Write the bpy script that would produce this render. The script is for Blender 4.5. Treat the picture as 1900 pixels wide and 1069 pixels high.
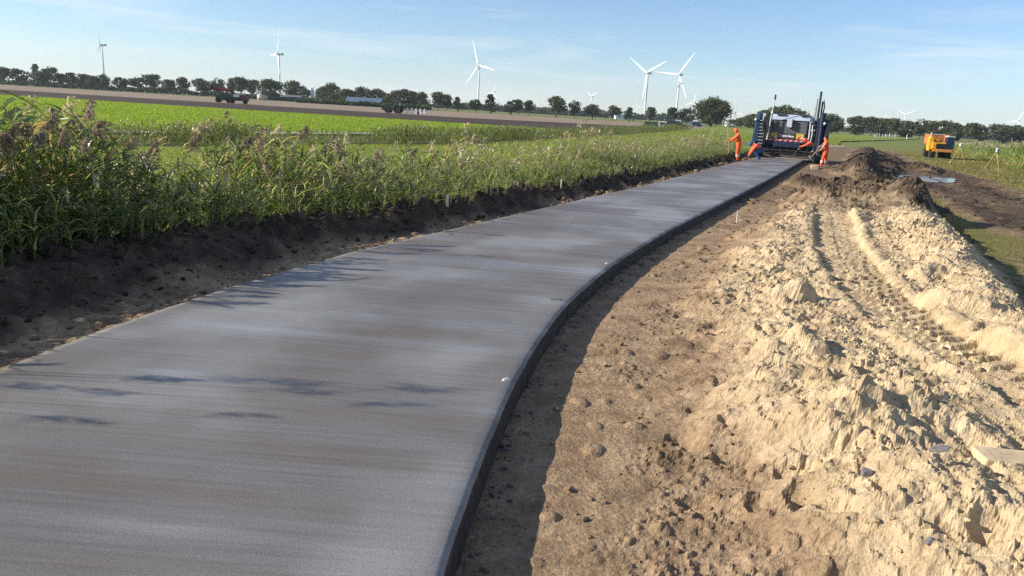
import bpy, bmesh, math, random
import numpy as np
from mathutils import Vector, Matrix
from math import radians as rad, sin, cos, pi

for _o in list(bpy.data.objects):
    bpy.data.objects.remove(_o)
SC = bpy.context.scene
COL = SC.collection
rng = np.random.default_rng(7)
random.seed(7)

# ------------------------------------------------------------------ camera
FPX, HC = 1400.0, 2.15                       # focal length in photo pixels, eye height in metres
_roll = math.atan2(109.5, 1900.0)
_pitch = math.atan((534.5 - 204.75) * cos(_roll) / FPX)
FW = Vector((0, cos(_pitch), -sin(_pitch)))
_u0 = Vector((0, sin(_pitch), cos(_pitch)))
RT = cos(_roll) * Vector((1, 0, 0)) + sin(_roll) * _u0
UP = -sin(_roll) * Vector((1, 0, 0)) + cos(_roll) * _u0
cam_data = bpy.data.cameras.new('camera')
cam_data.sensor_width = 36.0
cam_data.lens = 36.0 * FPX / 1900.0
cam_data.clip_start, cam_data.clip_end = 0.1, 20000.0
cam = bpy.data.objects.new('camera', cam_data)
COL.objects.link(cam)
_m = Matrix((RT, UP, -FW)).transposed().to_4x4()
_m.translation = Vector((0, 0, HC))
cam.matrix_world = _m
SC.camera = cam

def G(px, py, z=0.0):
    """ground point (at height z) seen at a pixel of the photograph"""
    r = FW + RT * ((px - 950.0) / FPX) + UP * ((534.5 - py) / FPX)
    t = (z - HC) / r.z
    return r.x * t, r.y * t

def AT(px, py, Y):
    r = FW + RT * ((px - 950.0) / FPX) + UP * ((534.5 - py) / FPX)
    t = Y / r.y
    return Vector((r.x * t, Y, HC + r.z * t))

def HZ(px):
    return 150.0 + 0.057632 * px

# ------------------------------------------------------------------ light
SUN_EL, SUN_AZ_DIR = rad(26.0), Vector((-1.0, -0.03, 0)).normalized()   # sun stands to the left
to_sun = Vector((SUN_AZ_DIR.x * cos(SUN_EL), SUN_AZ_DIR.y * cos(SUN_EL), sin(SUN_EL)))
sun = bpy.data.lights.new('sun', 'SUN')
sun.energy, sun.angle, sun.color = 5.0, rad(0.6), (1.0, 0.915, 0.79)
sun_o = bpy.data.objects.new('sun', sun)
COL.objects.link(sun_o)
sun_o.rotation_euler = to_sun.to_track_quat('Z', 'Y').to_euler()

W = bpy.data.worlds.new('World')
SC.world = W
W.use_nodes = True
wt = W.node_tree
for n in list(wt.nodes):
    wt.nodes.remove(n)
wo = wt.nodes.new('ShaderNodeOutputWorld')
bg = wt.nodes.new('ShaderNodeBackground')
sky = wt.nodes.new('ShaderNodeTexSky')
sky.sky_type = 'NISHITA'
sky.sun_disc = False
sky.sun_elevation = SUN_EL
sky.sun_rotation = math.atan2(to_sun.x, to_sun.y)
sky.altitude, sky.air_density, sky.dust_density, sky.ozone_density = 0.0, 1.0, 0.0, 3.0
bg.inputs['Strength'].default_value = 0.075
# thin streaks of cirrus: stretched noise over the sky direction
tc = wt.nodes.new('ShaderNodeTexCoord')
mp = wt.nodes.new('ShaderNodeMapping')
mp.inputs['Rotation'].default_value = (0.0, rad(-5), rad(12))
mp.inputs['Scale'].default_value = (1.3, 1.0, 13.0)
nz = wt.nodes.new('ShaderNodeTexNoise')
nz.inputs['Scale'].default_value = 2.6
nz.inputs['Detail'].default_value = 7.0
nz.inputs['Roughness'].default_value = 0.56
nz.inputs['Distortion'].default_value = 0.35
cr = wt.nodes.new('ShaderNodeValToRGB')
cr.color_ramp.elements[0].position, cr.color_ramp.elements[0].color = 0.47, (0, 0, 0, 1)
cr.color_ramp.elements[1].position, cr.color_ramp.elements[1].color = 0.76, (0.6, 0.6, 0.6, 1)
mx = wt.nodes.new('ShaderNodeMix')
mx.data_type = 'RGBA'
mx.inputs['B'].default_value = (7.6, 7.9, 8.1, 1)
L = wt.links.new
L(tc.outputs['Generated'], mp.inputs['Vector'])
L(mp.outputs['Vector'], nz.inputs['Vector'])
L(nz.outputs['Fac'], cr.inputs['Fac'])
L(cr.outputs['Color'], mx.inputs['Factor'])
tint = wt.nodes.new('ShaderNodeMix')
tint.data_type, tint.blend_type = 'RGBA', 'MULTIPLY'
tint.inputs['Factor'].default_value = 1.0
tint.inputs['B'].default_value = (0.93, 1.03, 1.20, 1)      # clear, cool autumn air
L(sky.outputs['Color'], tint.inputs['A'])
L(tint.outputs['Result'], mx.inputs['A'])
L(mx.outputs['Result'], bg.inputs['Color'])
L(bg.outputs['Background'], wo.inputs['Surface'])

vs = SC.view_settings
vs.view_transform, vs.look, vs.gamma, vs.use_curve_mapping = 'Standard', 'None', 1.0, False
vs.exposure = 0.8
SC.cycles.use_denoising = False
SC.cycles.max_bounces = 6
SC.cycles.diffuse_bounces = 3
SC.cycles.glossy_bounces = 3
SC.cycles.transmission_bounces = 4
SC.cycles.transparent_max_bounces = 6
SC.cycles.volume_bounces = 0
SC.cycles.sample_clamp_indirect = 1.5
SC.cycles.caustics_reflective = False
SC.cycles.caustics_refractive = False

# ------------------------------------------------------------------ materials
MATS = {}
def nodes_of(m):
    m.use_nodes = True
    nt = m.node_tree
    b = nt.nodes['Principled BSDF']
    return nt, b

def mat(name, color, rough=0.6, metal=0.0, var=0.25, scale=6.0, bump=0.0, spec=0.4, coord='Object', detail=5.0):
    """principled paint / plastic / metal with procedural grime variation"""
    if name in MATS:
        return MATS[name]
    m = bpy.data.materials.new(name)
    nt, b = nodes_of(m)
    b.inputs['Roughness'].default_value = rough
    b.inputs['Metallic'].default_value = metal
    b.inputs['Specular IOR Level'].default_value = spec
    t = nt.nodes.new('ShaderNodeTexCoord')
    n = nt.nodes.new('ShaderNodeTexNoise')
    n.inputs['Scale'].default_value = scale
    n.inputs['Detail'].default_value = detail
    r = nt.nodes.new('ShaderNodeMapRange')
    r.inputs['From Min'].default_value, r.inputs['From Max'].default_value = 0.3, 0.7
    r.inputs['To Min'].default_value, r.inputs['To Max'].default_value = 1 - var, 1 + var
    mul = nt.nodes.new('ShaderNodeVectorMath')
    mul.operation = 'SCALE'
    mul.inputs[0].default_value = color[:3]
    nt.links.new(t.outputs[coord], n.inputs['Vector'])
    nt.links.new(n.outputs['Fac'], r.inputs['Value'])
    nt.links.new(r.outputs['Result'], mul.inputs['Scale'])
    nt.links.new(mul.outputs['Vector'], b.inputs['Base Color'])
    if bump:
        bm_ = nt.nodes.new('ShaderNodeBump')
        bm_.inputs['Strength'].default_value = bump
        bm_.inputs['Distance'].default_value = 0.02
        nt.links.new(n.outputs['Fac'], bm_.inputs['Height'])
        nt.links.new(bm_.outputs['Normal'], b.inputs['Normal'])
    MATS[name] = m
    return m

def leaf_mat(name, trans=0.45, rough=0.5, bright=1.0, spec=0.3):
    """foliage: colour from the per-leaf attribute, part of the light passes through"""
    m = bpy.data.materials.new(name)
    nt, b = nodes_of(m)
    a = nt.nodes.new('ShaderNodeAttribute')
    a.attribute_name = 'Col'
    b.inputs['Roughness'].default_value = rough
    b.inputs['Specular IOR Level'].default_value = spec
    tr = nt.nodes.new('ShaderNodeBsdfTranslucent')
    hs = nt.nodes.new('ShaderNodeMix')
    hs.data_type, hs.blend_type = 'RGBA', 'MULTIPLY'
    hs.inputs['Factor'].default_value = 1.0
    hs.inputs['B'].default_value = (1.15 * bright, 1.1 * bright, 0.6 * bright, 1)
    ms = nt.nodes.new('ShaderNodeMixShader')
    ms.inputs['Fac'].default_value = trans
    nt.links.new(a.outputs['Color'], b.inputs['Base Color'])
    nt.links.new(a.outputs['Color'], hs.inputs['A'])
    nt.links.new(hs.outputs['Result'], tr.inputs['Color'])
    nt.links.new(b.outputs['BSDF'], ms.inputs[1])
    nt.links.new(tr.outputs['BSDF'], ms.inputs[2])
    nt.links.new(ms.outputs['Shader'], nt.nodes['Material Output'].inputs['Surface'])
    return m

def ramp(nt, src, stops):
    r = nt.nodes.new('ShaderNodeValToRGB')
    e = r.color_ramp.elements
    while len(e) < len(stops):
        e.new(0.5)
    for i, (p, c) in enumerate(stops):
        e[i].position = p
        e[i].color = (*c, 1) if len(c) == 3 else c
    nt.links.new(src, r.inputs['Fac'])
    return r.outputs['Color']

def noise(nt, vec, scale, detail=4.0, rough=0.55, dist=0.0):
    n = nt.nodes.new('ShaderNodeTexNoise')
    n.inputs['Scale'].default_value = scale
    n.inputs['Detail'].default_value = detail
    n.inputs['Roughness'].default_value = rough
    n.inputs['Distortion'].default_value = dist
    if vec is not None:
        nt.links.new(vec, n.inputs['Vector'])
    return n.outputs['Fac']

def mixc(nt, fac, a, b, mode='MIX'):
    n = nt.nodes.new('ShaderNodeMix')
    n.data_type, n.blend_type = 'RGBA', mode
    for v, k in ((fac, 'Factor'), (a, 'A'), (b, 'B')):
        if isinstance(v, (int, float)):
            n.inputs[k].default_value = v
        elif isinstance(v, tuple):
            n.inputs[k].default_value = (*v, 1)
        else:
            nt.links.new(v, n.inputs[k])
    return n.outputs['Result']

def math_n(nt, op, a, b=0.0, clamp=False):
    n = nt.nodes.new('ShaderNodeMath')
    n.operation, n.use_clamp = op, clamp
    for i, v in enumerate((a, b)):
        if isinstance(v, (int, float)):
            n.inputs[i].default_value = v
        else:
            nt.links.new(v, n.inputs[i])
    return n.outputs[0]

def mapping(nt, vec, scale=(1, 1, 1), rot=(0, 0, 0)):
    n = nt.nodes.new('ShaderNodeMapping')
    n.inputs['Scale'].default_value = scale
    n.inputs['Rotation'].default_value = rot
    nt.links.new(vec, n.inputs['Vector'])
    return n.outputs['Vector']

def bumpn(nt, b, h, strength, dist):
    n = nt.nodes.new('ShaderNodeBump')
    n.inputs['Strength'].default_value = strength
    n.inputs['Distance'].default_value = dist
    nt.links.new(h, n.inputs['Height'])
    nt.links.new(n.outputs['Normal'], b.inputs['Normal'])

# ------------------------------------------------------------------ mesh helpers
def tag(o, label=None, cat=None, group=None, kind=None):
    if label: o['label'] = label
    if cat: o['category'] = cat
    if group: o['group'] = group
    if kind: o['kind'] = kind
    return o

def np_mesh(name, verts, faces, mats, parent=None, colors=None, smooth=False, fmat=None, colname='Col'):
    """mesh object from numpy arrays; faces (n,3) or (n,4)"""
    me = bpy.data.meshes.new(name)
    verts = np.ascontiguousarray(verts, dtype=np.float32)
    faces = np.ascontiguousarray(faces, dtype=np.int32)
    nf, k = faces.shape
    me.vertices.add(len(verts))
    me.vertices.foreach_set('co', verts.ravel())
    me.loops.add(nf * k)
    me.loops.foreach_set('vertex_index', faces.ravel())
    me.polygons.add(nf)
    me.polygons.foreach_set('loop_start', np.arange(0, nf * k, k, dtype=np.int32))
    me.polygons.foreach_set('loop_total', np.full(nf, k, dtype=np.int32))
    for m in (mats if isinstance(mats, (list, tuple)) else [mats]):
        me.materials.append(m)
    if fmat is not None:
        me.polygons.foreach_set('material_index', np.ascontiguousarray(fmat, dtype=np.int32))
    me.update(calc_edges=True)
    if colors is not None:
        a = me.color_attributes.new(colname, 'FLOAT_COLOR', 'POINT')
        c = np.ones((len(verts), 4), np.float32)
        c[:, :colors.shape[1]] = colors
        a.data.foreach_set('color', c.ravel())
    me.polygons.foreach_set('use_smooth', np.full(nf, bool(smooth)))
    o = bpy.data.objects.new(name, me)
    COL.objects.link(o)
    o.parent = parent
    return o

def empty(name, loc, rz=0.0):
    o = bpy.data.objects.new(name, None)
    o.empty_display_size = 0.3
    COL.objects.link(o)
    o.location = loc
    o.rotation_euler = (0, 0, rz)
    return o

class MB:
    """collects simple shapes into one mesh"""
    def __init__(s):
        s.bm = bmesh.new()
    def _xf(s, vs_, rot, loc):
        if rot is not None:
            M = Matrix.Rotation(rot[2], 4, 'Z') @ Matrix.Rotation(rot[1], 4, 'Y') @ Matrix.Rotation(rot[0], 4, 'X')
            for v in vs_:
                v.co = M @ v.co
        for v in vs_:
            v.co += Vector(loc)
    def box(s, c, d, rot=None, bevel=0.0, taper=(1, 1)):
        """box by centre and size; taper scales the top"""
        r = bmesh.ops.create_cube(s.bm, size=1.0)
        vs_ = r['verts']
        for v in vs_:
            top = v.co.z > 0
            v.co = Vector((v.co.x * d[0] * (taper[0] if top else 1), v.co.y * d[1] * (taper[1] if top else 1), v.co.z * d[2]))
        if bevel:
            es = list({e for v in vs_ for e in v.link_edges})
            q = bmesh.ops.bevel(s.bm, geom=es, offset=bevel, segments=2, affect='EDGES', profile=0.6)
            vs_ = list({v for f in q['faces'] for v in f.verts} | {v for v in vs_ if v.is_valid})
        s._xf(vs_, rot, c)
        return s
    def span(s, lo, hi, **k):
        c = [(a + b) / 2 for a, b in zip(lo, hi)]
        return s.box(c, [b - a for a, b in zip(lo, hi)], **k)
    def tube(s, pts, r, n=8, cap=True):
        pts = [Vector(p) for p in pts]
        rs = r if isinstance(r, (list, tuple)) else [r] * len(pts)
        rings = []
        up = Vector((0.31, 0.17, 0.93)).normalized()
        for i, p in enumerate(pts):
            d = (pts[min(i + 1, len(pts) - 1)] - pts[max(i - 1, 0)]).normalized()
            a = d.cross(up)
            if a.length < 1e-3:
                a = d.cross(Vector((1, 0, 0)))
            a.normalize()
            b = d.cross(a)
            rings.append([s.bm.verts.new(p + (a * cos(2 * pi * k / n) + b * sin(2 * pi * k / n)) * rs[i]) for k in range(n)])
        for i in range(len(rings) - 1):
            for k in range(n):
                s.bm.faces.new((rings[i][k], rings[i][(k + 1) % n], rings[i + 1][(k + 1) % n], rings[i + 1][k]))
        if cap:
            s.bm.faces.new(rings[0][::-1])
            s.bm.faces.new(rings[-1])
        return s
    def prism(s, poly, axis, a, b):
        """polygon of 2-D points extruded along an axis ('x','y','z') from a to b"""
        def P(p, h):
            return {'x': (h, p[0], p[1]), 'y': (p[0], h, p[1]), 'z': (p[0], p[1], h)}[axis]
        v0 = [s.bm.verts.new(P(p, a)) for p in poly]
        v1 = [s.bm.verts.new(P(p, b)) for p in poly]
        n = len(poly)
        for i in range(n):
            s.bm.faces.new((v0[i], v0[(i + 1) % n], v1[(i + 1) % n], v1[i]))
        s.bm.faces.new(v0[::-1])
        s.bm.faces.new(v1)
        return s
    def sphere(s, c, r, u=10, v=7, sc=(1, 1, 1)):
        q = bmesh.ops.create_uvsphere(s.bm, u_segments=u, v_segments=v, radius=r)
        for w in q['verts']:
            w.co = Vector((w.co.x * sc[0], w.co.y * sc[1], w.co.z * sc[2])) + Vector(c)
        return s
    def lathe(s, prof, c, axis='x', n=18):
        """profile of (radius, along) turned round an axis"""
        rings = []
        for r, h in prof:
            ring = []
            for k in range(n):
                t = 2 * pi * k / n
                p = {'x': (h, r * cos(t), r * sin(t)), 'y': (r * cos(t), h, r * sin(t)), 'z': (r * cos(t), r * sin(t), h)}[axis]
                ring.append(s.bm.verts.new(Vector(p) + Vector(c)))
            rings.append(ring)
        for i in range(len(rings) - 1):
            for k in range(n):
                s.bm.faces.new((rings[i][k], rings[i][(k + 1) % n], rings[i + 1][(k + 1) % n], rings[i + 1][k]))
        s.bm.faces.new(rings[0][::-1])
        s.bm.faces.new(rings[-1])
        return s
    def mesh(s, name, m, smooth=False):
        bmesh.ops.recalc_face_normals(s.bm, faces=s.bm.faces)
        me = bpy.data.meshes.new(name)
        s.bm.to_mesh(me)
        s.bm.free()
        me.materials.append(m)
        if smooth:
            me.polygons.foreach_set('use_smooth', np.ones(len(me.polygons), bool))
        return me
    def build(s, name, m, parent=None, smooth=False):
        o = bpy.data.objects.new(name, s.mesh(name, m, smooth))
        COL.objects.link(o)
        o.parent = parent
        return o

def copy_tree(o, parent=None):
    c = o.copy()
    COL.objects.link(c)
    c.parent = parent
    for ch in [k for k in bpy.data.objects if k.parent == o]:
        copy_tree(ch, c)
    return c

# ------------------------------------------------------------------ numpy noise
def _hash(ix, iy, seed):
    h = (ix.astype(np.int64) * 374761393 + iy.astype(np.int64) * 668265263 + seed * 974634777) & 0xFFFFFFFF
    h = ((h ^ (h >> 13)) * 1274126177) & 0xFFFFFFFF
    h = (h ^ (h >> 16)) & 0xFFFFFFFF
    return h.astype(np.float64) / 4294967295.0

def vnoise(x, y, seed=0):
    ix, iy = np.floor(x), np.floor(y)
    fx, fy = x - ix, y - iy
    fx = fx * fx * fx * (fx * (fx * 6 - 15) + 10)
    fy = fy * fy * fy * (fy * (fy * 6 - 15) + 10)
    ix, iy = ix.astype(np.int64), iy.astype(np.int64)
    a, b = _hash(ix, iy, seed), _hash(ix + 1, iy, seed)
    c, d = _hash(ix, iy + 1, seed), _hash(ix + 1, iy + 1, seed)
    return (a * (1 - fx) + b * fx) * (1 - fy) + (c * (1 - fx) + d * fx) * fy

def fbm(x, y, size, octv=4, seed=0, gain=0.5):
    """fractal noise in -1..1 with its coarsest feature of the given size in metres"""
    s, amp, tot = 0.0, 1.0, 0.0
    f = 1.0 / size
    for o in range(octv):
        ca, sa = cos(o * 0.9 + seed), sin(o * 0.9 + seed)
        s = s + amp * (vnoise((x * ca - y * sa) * f + 13.7 * o, (x * sa + y * ca) * f - 7.3 * o, seed + o * 17) * 2 - 1)
        tot += amp
        amp *= gain
        f *= 2.03
    return s / tot

def ridged(x, y, size, octv=3, seed=0):
    s, amp, tot, f = 0.0, 1.0, 0.0, 1.0 / size
    for o in range(octv):
        n = vnoise(x * f + 5.1 * o, y * f + 9.7 * o, seed + 31 * o) * 2 - 1
        s = s + amp * (1 - np.abs(n)) ** 2
        tot += amp
        amp *= 0.5
        f *= 2.1
    return s / tot

def clods(x, y, size, seed, prob=0.5):
    """cellular lumps: half-sunk lumps of earth, height in units of size"""
    gx, gy = x / size, y / size
    wx_, wy_ = gx + 0.35 * (vnoise(gx * 1.7, gy * 1.7, seed + 5) - 0.5), gy + 0.35 * (vnoise(gx * 1.7 + 9, gy * 1.7, seed + 6) - 0.5)
    ix, iy = np.floor(wx_).astype(np.int64), np.floor(wy_).astype(np.int64)
    best = np.zeros_like(gx)
    for di in (-1, 0, 1):
        for dj in (-1, 0, 1):
            cx, cy = ix + di, iy + dj
            px_, py_ = cx + _hash(cx, cy, seed), cy + _hash(cx, cy, seed + 1)
            r = 0.22 + 0.42 * _hash(cx, cy, seed + 2) ** 1.5
            on = _hash(cx, cy, seed + 3) < prob
            an = _hash(cx, cy, seed + 4) * 3.14
            dx, dy = wx_ - px_, wy_ - py_
            u = dx * np.cos(an) + dy * np.sin(an); v = (-dx * np.sin(an) + dy * np.cos(an)) * 1.35
            h = np.sqrt(np.clip(r * r - u * u - v * v, 0, None)) * on
            best = np.maximum(best, h)
    return best

def sstep(a, b, x):
    t = np.clip((x - a) / (b - a), 0, 1)
    return t * t * (3 - 2 * t)

# ================================================================== road line
_RY = np.array([0.0, 2.85, 3.33, 4.29, 5.30, 6.28, 7.67, 10.04, 13.34, 19.07, 27.51, 44.34, 110.0])
_RX = np.array([-0.38, -0.27, -0.23, -0.11, 0.02, 0.21, 0.52, 1.29, 2.62, 5.16, 8.90, 16.22, 44.8])
_LY = np.array([0.0, 3.0, 4.93, 6.05, 7.06, 8.42, 9.73, 12.08, 14.32, 18.58, 22.47, 31.58, 41.87, 110.0])
_LX = np.array([-3.62, -3.62, -3.52, -3.35, -3.06, -2.65, -2.20, -1.12, -0.08, 1.88, 3.72, 7.72, 12.30, 42.0])
_dy = np.arange(0.0, 110.0, 0.1)
def _smooth(a, w):
    k = np.hanning(2 * w + 1); k /= k.sum()
    p = np.concatenate([2 * a[0] - a[w:0:-1], a, 2 * a[-1] - a[-2:-w - 2:-1]])
    return np.convolve(p, k, 'valid')
_xr = _smooth(np.interp(_dy, _RY, _RX), 14)
_xl = _smooth(np.interp(_dy, _LY, _LX), 14)
_sl = _smooth(np.gradient(_xr, 0.1), 20)
def XE(y): return np.interp(y, _dy, _xr)       # right edge of the slab
def XL(y): return np.interp(y, _dy, _xl)       # left edge
def SLOPE(y): return np.interp(y, _dy, _sl)
def COSF(y): return 1 / np.sqrt(1 + SLOPE(y) ** 2)

# ================================================================== flat setting
def ground_material(name, stops, scale, detail=6, rough=0.95, bump=0.3, bdist=0.05, streak=None):
    m = bpy.data.materials.new(name)
    nt, b = nodes_of(m)
    g = nt.nodes.new('ShaderNodeNewGeometry').outputs['Position']
    v = mapping(nt, g, streak[0], (0, 0, streak[1])) if streak else g
    n1 = noise(nt, v, scale, detail, 0.6)
    n2 = noise(nt, g, scale * 0.06, 3, 0.5)
    f = math_n(nt, 'ADD', math_n(nt, 'MULTIPLY', n1, 0.65), math_n(nt, 'MULTIPLY', n2, 0.35))
    c = ramp(nt, f, stops)
    nt.links.new(c, b.inputs['Base Color'])
    b.inputs['Roughness'].default_value = rough
    b.inputs['Specular IOR Level'].default_value = 0.1
    bumpn(nt, b, n1, bump, bdist)
    return m

M_base = ground_material('far_grassland', [(0.3, (0.11, 0.135, 0.035)), (0.7, (0.19, 0.20, 0.065))], 0.12)
M_meadow = ground_material('meadow_turf', [(0.32, (0.12, 0.155, 0.025)), (0.5, (0.175, 0.215, 0.036)), (0.7, (0.225, 0.255, 0.055))], 1.6, bdist=0.12, bump=0.8)
M_crop = ground_material('young_crop', [(0.30, (0.14, 0.205, 0.014)), (0.5, (0.195, 0.28, 0.020)), (0.72, (0.245, 0.335, 0.03))], 2.2, bdist=0.15, bump=0.9)
M_plough = ground_material('ploughed_earth', [(0.3, (0.040, 0.029, 0.023)), (0.7, (0.088, 0.064, 0.050))], 1.1, bdist=0.2, bump=1.0, streak=((0.12, 1.0, 1.0), rad(13)))
M_stub = ground_material('pale_stubble', [(0.3, (0.19, 0.145, 0.10)), (0.7, (0.30, 0.235, 0.17))], 0.8, bdist=0.1, streak=((0.1, 1.0, 1.0), rad(18)))
M_track = ground_material('pale_farm_track', [(0.3, (0.28, 0.25, 0.20)), (0.7, (0.42, 0.38, 0.31))], 0.9)

def sheet(name, poly, z, m, label, cat):
    n = len(poly)
    me = bpy.data.meshes.new(name)
    me.from_pydata([(p[0], p[1], z) for p in poly], [], [list(range(n))])
    me.materials.append(m)
    o = bpy.data.objects.new(name, me)
    COL.objects.link(o)
    tag(o, label, cat, kind='structure')
    return o

def ext(p, q, k):
    """point on line p->q, k times beyond q"""
    return (q[0] + (q[0] - p[0]) * k, q[1] + (q[1] - p[1]) * k)

sheet('ground', [(-4400, -250), (4400, -250), (4400, 5600), (-4400, 5600)], -0.32, M_base,
      'flat green polder land running out to the horizon', 'ground')
tk = [G(0, 236), G(303, 241), G(480, 243), G(860, 246.0), G(960, 243.8), G(1060, 240.5), G(1240, 236.5)]
gt0, gt1 = G(0, 174), G(1060, 239.5)
gtL = ext(gt1, gt0, 1.2)
pl0, pl1, pl2 = G(0, 164.8), G(860, 217.2), G(1240, 236.3)
plL = ext(pl1, pl0, 1.0)
st0, st1 = G(0, 157.0), G(1193, 227)
stL = ext(st1, st0, 0.5)
md = [G(0, 262), G(300, 266), G(480, 262), G(700, 264), G(860, 262.5), G(1060, 253), G(1240, 243), G(1300, 237)]
tkL = ext(tk[3], tk[0], 0.9)
mdL = ext(md[3], md[0], 0.9)
mdF = ext(md[5], md[7], 0.6)
sheet('meadow', [mdL] + md + [mdF, (mdF[0] + 95, mdF[1] - 10), (62, 150), (46, 112)] +
      [(float(XL(y)) - 2.0, y) for y in (90, 60, 40, 25, 15, 8, 3, -5)] + [(-60, -5), (-60, 10)], -0.12, M_meadow,
      'mown green meadow strip behind the roadside reeds', 'meadow')
sheet('crop_field', [tkL] + tk[:6] + [gt1, gt0, gtL], -0.14, M_crop, 'bright green crop field beyond the ditch', 'field')
sheet('ploughed_field', [gtL, gt0, gt1, tk[5], tk[6], pl2, pl1, pl0, plL], -0.16, M_plough, 'dark freshly ploughed strip of field', 'field')
sheet('stubble_field', [plL, pl0, pl1, pl2, ext(pl1, pl2, 0.25), (110, 330), st1, st0, stL], -0.18, M_stub, 'pale dry harvested field below the tree row', 'field')
sheet('ditch', [mdL] + md + tk[::-1] + [tkL], -0.20, ground_material('ditch_turf', [(0.3, (0.05, 0.065, 0.02)), (0.7, (0.12, 0.13, 0.04))], 1.5), 'shallow overgrown ditch between meadow and crop field', 'ditch')
_tw = 1.15
sheet('farm_track', [(x - _tw * 0.6, y + _tw) for x, y in [tkL] + tk] + [(x + _tw * 0.6, y - _tw) for x, y in ([tkL] + tk)[::-1]], -0.10, M_track,
      'pale farm track along the edge of the crop field', 'track')

# ================================================================== concrete road
M_conc = bpy.data.materials.new('fresh_concrete')
nt, b = nodes_of(M_conc)
at = nt.nodes.new('ShaderNodeAttribute'); at.attribute_name = 'Col'
rv = at.outputs['Vector']
pos = nt.nodes.new('ShaderNodeNewGeometry').outputs['Position']
s1 = noise(nt, mapping(nt, rv, (0.16, 2.6, 1)), 1.0, 5, 0.62, 0.4)      # long brushed bands across the slab
s2 = noise(nt, mapping(nt, rv, (0.9, 26, 1)), 1.0, 3, 0.6)              # fine broom streaks
s3 = noise(nt, mapping(nt, rv, (0.55, 0.5, 1)), 1.0, 3, 0.5)            # big damp patches, pale end lifted in colour for sheen
gr = noise(nt, pos, 90.0, 4, 0.75)                                      # grains
c1 = ramp(nt, s1, [(0.30, (0.092, 0.075, 0.063)), (0.46, (0.132, 0.119, 0.107)), (0.60, (0.175, 0.170, 0.163)), (0.74, (0.32, 0.332, 0.338))])  # bluish pale end paints sky sheen onto the brushed bands
c2 = mixc(nt, 0.55, c1, ramp(nt, s3, [(0.35, (0.098, 0.078, 0.064)), (0.50, (0.150, 0.139, 0.127)), (0.62, (0.27, 0.27, 0.268))]))
c3 = mixc(nt, 1.0, c2, ramp(nt, s2, [(0.3, (0.86, 0.86, 0.85)), (0.7, (1.13, 1.13, 1.14))]), 'MULTIPLY')
c4 = mixc(nt, 1.0, c3, ramp(nt, gr, [(0.34, (0.72, 0.71, 0.70)), (0.5, (1, 1, 1)), (0.66, (1.28, 1.28, 1.28))]), 'MULTIPLY')
sx = nt.nodes.new('ShaderNodeSeparateXYZ'); nt.links.new(rv, sx.inputs[0])
wob = math_n(nt, 'MULTIPLY', noise(nt, mapping(nt, rv, (0, 0.8, 0)), 1.0, 2), 0.05)
ln = None
for uu in (1.32,):                                            # faint trowel lines along the road
    dd = math_n(nt, 'ABSOLUTE', math_n(nt, 'SUBTRACT', math_n(nt, 'ADD', sx.outputs[0], wob), uu))
    k = math_n(nt, 'SUBTRACT', 1.0, math_n(nt, 'DIVIDE', dd, 0.009), True)
    ln = k if ln is None else math_n(nt, 'MAXIMUM', ln, k)
brk = ramp(nt, noise(nt, mapping(nt, rv, (0.6, 0.9, 1)), 1.0, 3), [(0.42, (0, 0, 0)), (0.58, (1, 1, 1))])
lm = math_n(nt, 'MULTIPLY', ln, brk)
c5 = mixc(nt, math_n(nt, 'MULTIPLY', lm, 0.22), c4, (0.09, 0.08, 0.075))
nt.links.new(c5, b.inputs['Base Color'])
rr = ramp(nt, s1, [(0.38, (0.66, 0.66, 0.66)), (0.68, (0.30, 0.30, 0.30))])
nt.links.new(rr, b.inputs['Roughness'])
b.inputs['Specular IOR Level'].default_value = 0.5
hh = math_n(nt, 'ADD', math_n(nt, 'MULTIPLY', s2, 0.9), math_n(nt, 'MULTIPLY', gr, 0.6))
hh = math_n(nt, 'SUBTRACT', hh, math_n(nt, 'MULTIPLY', lm, 0.6))
bumpn(nt, b, hh, 0.55, 0.006)

ZT = 0.20
_ys = np.concatenate([np.geomspace(1.0, 47.2, 420)])
_fr = np.concatenate([[0, 0], np.linspace(0, 0.982, 46), [1, 1, 1, 1, 1]])
_nc = len(_fr)
rows = []; cols_ = []
for i, y in enumerate(_ys):
    xl, xr = float(XL(y)), float(XE(y))
    w = xr - xl
    sl = float(SLOPE(y))
    jag = 0.005 * float(fbm(np.array([y * 1.0]), np.array([3.0]), 0.35, 4, 5)[0])
    jl = 0.03 * float(fbm(np.array([y * 1.0]), np.array([9.0]), 0.7, 3, 8)[0])
    xs = xl + jl * (1 - _fr) + _fr * (w + jag)
    zs = np.full(_nc, ZT)
    zs[0] = -0.05; xs[0] -= 0.02
    zs[1] = ZT - 0.02; xs[1] -= 0.0
    zs[2] = ZT
    # rounded arris and face on the right
    xs[-5] += -0.004; zs[-5] = ZT - 0.0015
    xs[-4] += 0.022; zs[-4] = ZT - 0.010
    xs[-3] += 0.034; zs[-3] = ZT - 0.030
    xs[-2] += 0.040; zs[-2] = 0.05
    xs[-1] += 0.060; zs[-1] = -0.05
    k = np.arange(3, _nc - 5)
    zs[k] += 0.0022 * fbm(xs[k], np.full(len(k), y), 0.9, 3, 2)
    yy = np.full(_nc, y)
    rows.append(np.stack([xs, yy, zs], 1))
    v = y + 0.4 * sl * (xs - xr)
    cols_.append(np.stack([(xr - xs), v * 1.0, np.zeros(_nc)], 1))
V = np.concatenate(rows); C = np.concatenate(cols_)
idx = np.arange(len(_ys) * _nc).reshape(len(_ys), _nc)
F = np.stack([idx[:-1, :-1].ravel(), idx[:-1, 1:].ravel(), idx[1:, 1:].ravel(), idx[1:, :-1].ravel()], 1)
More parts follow.
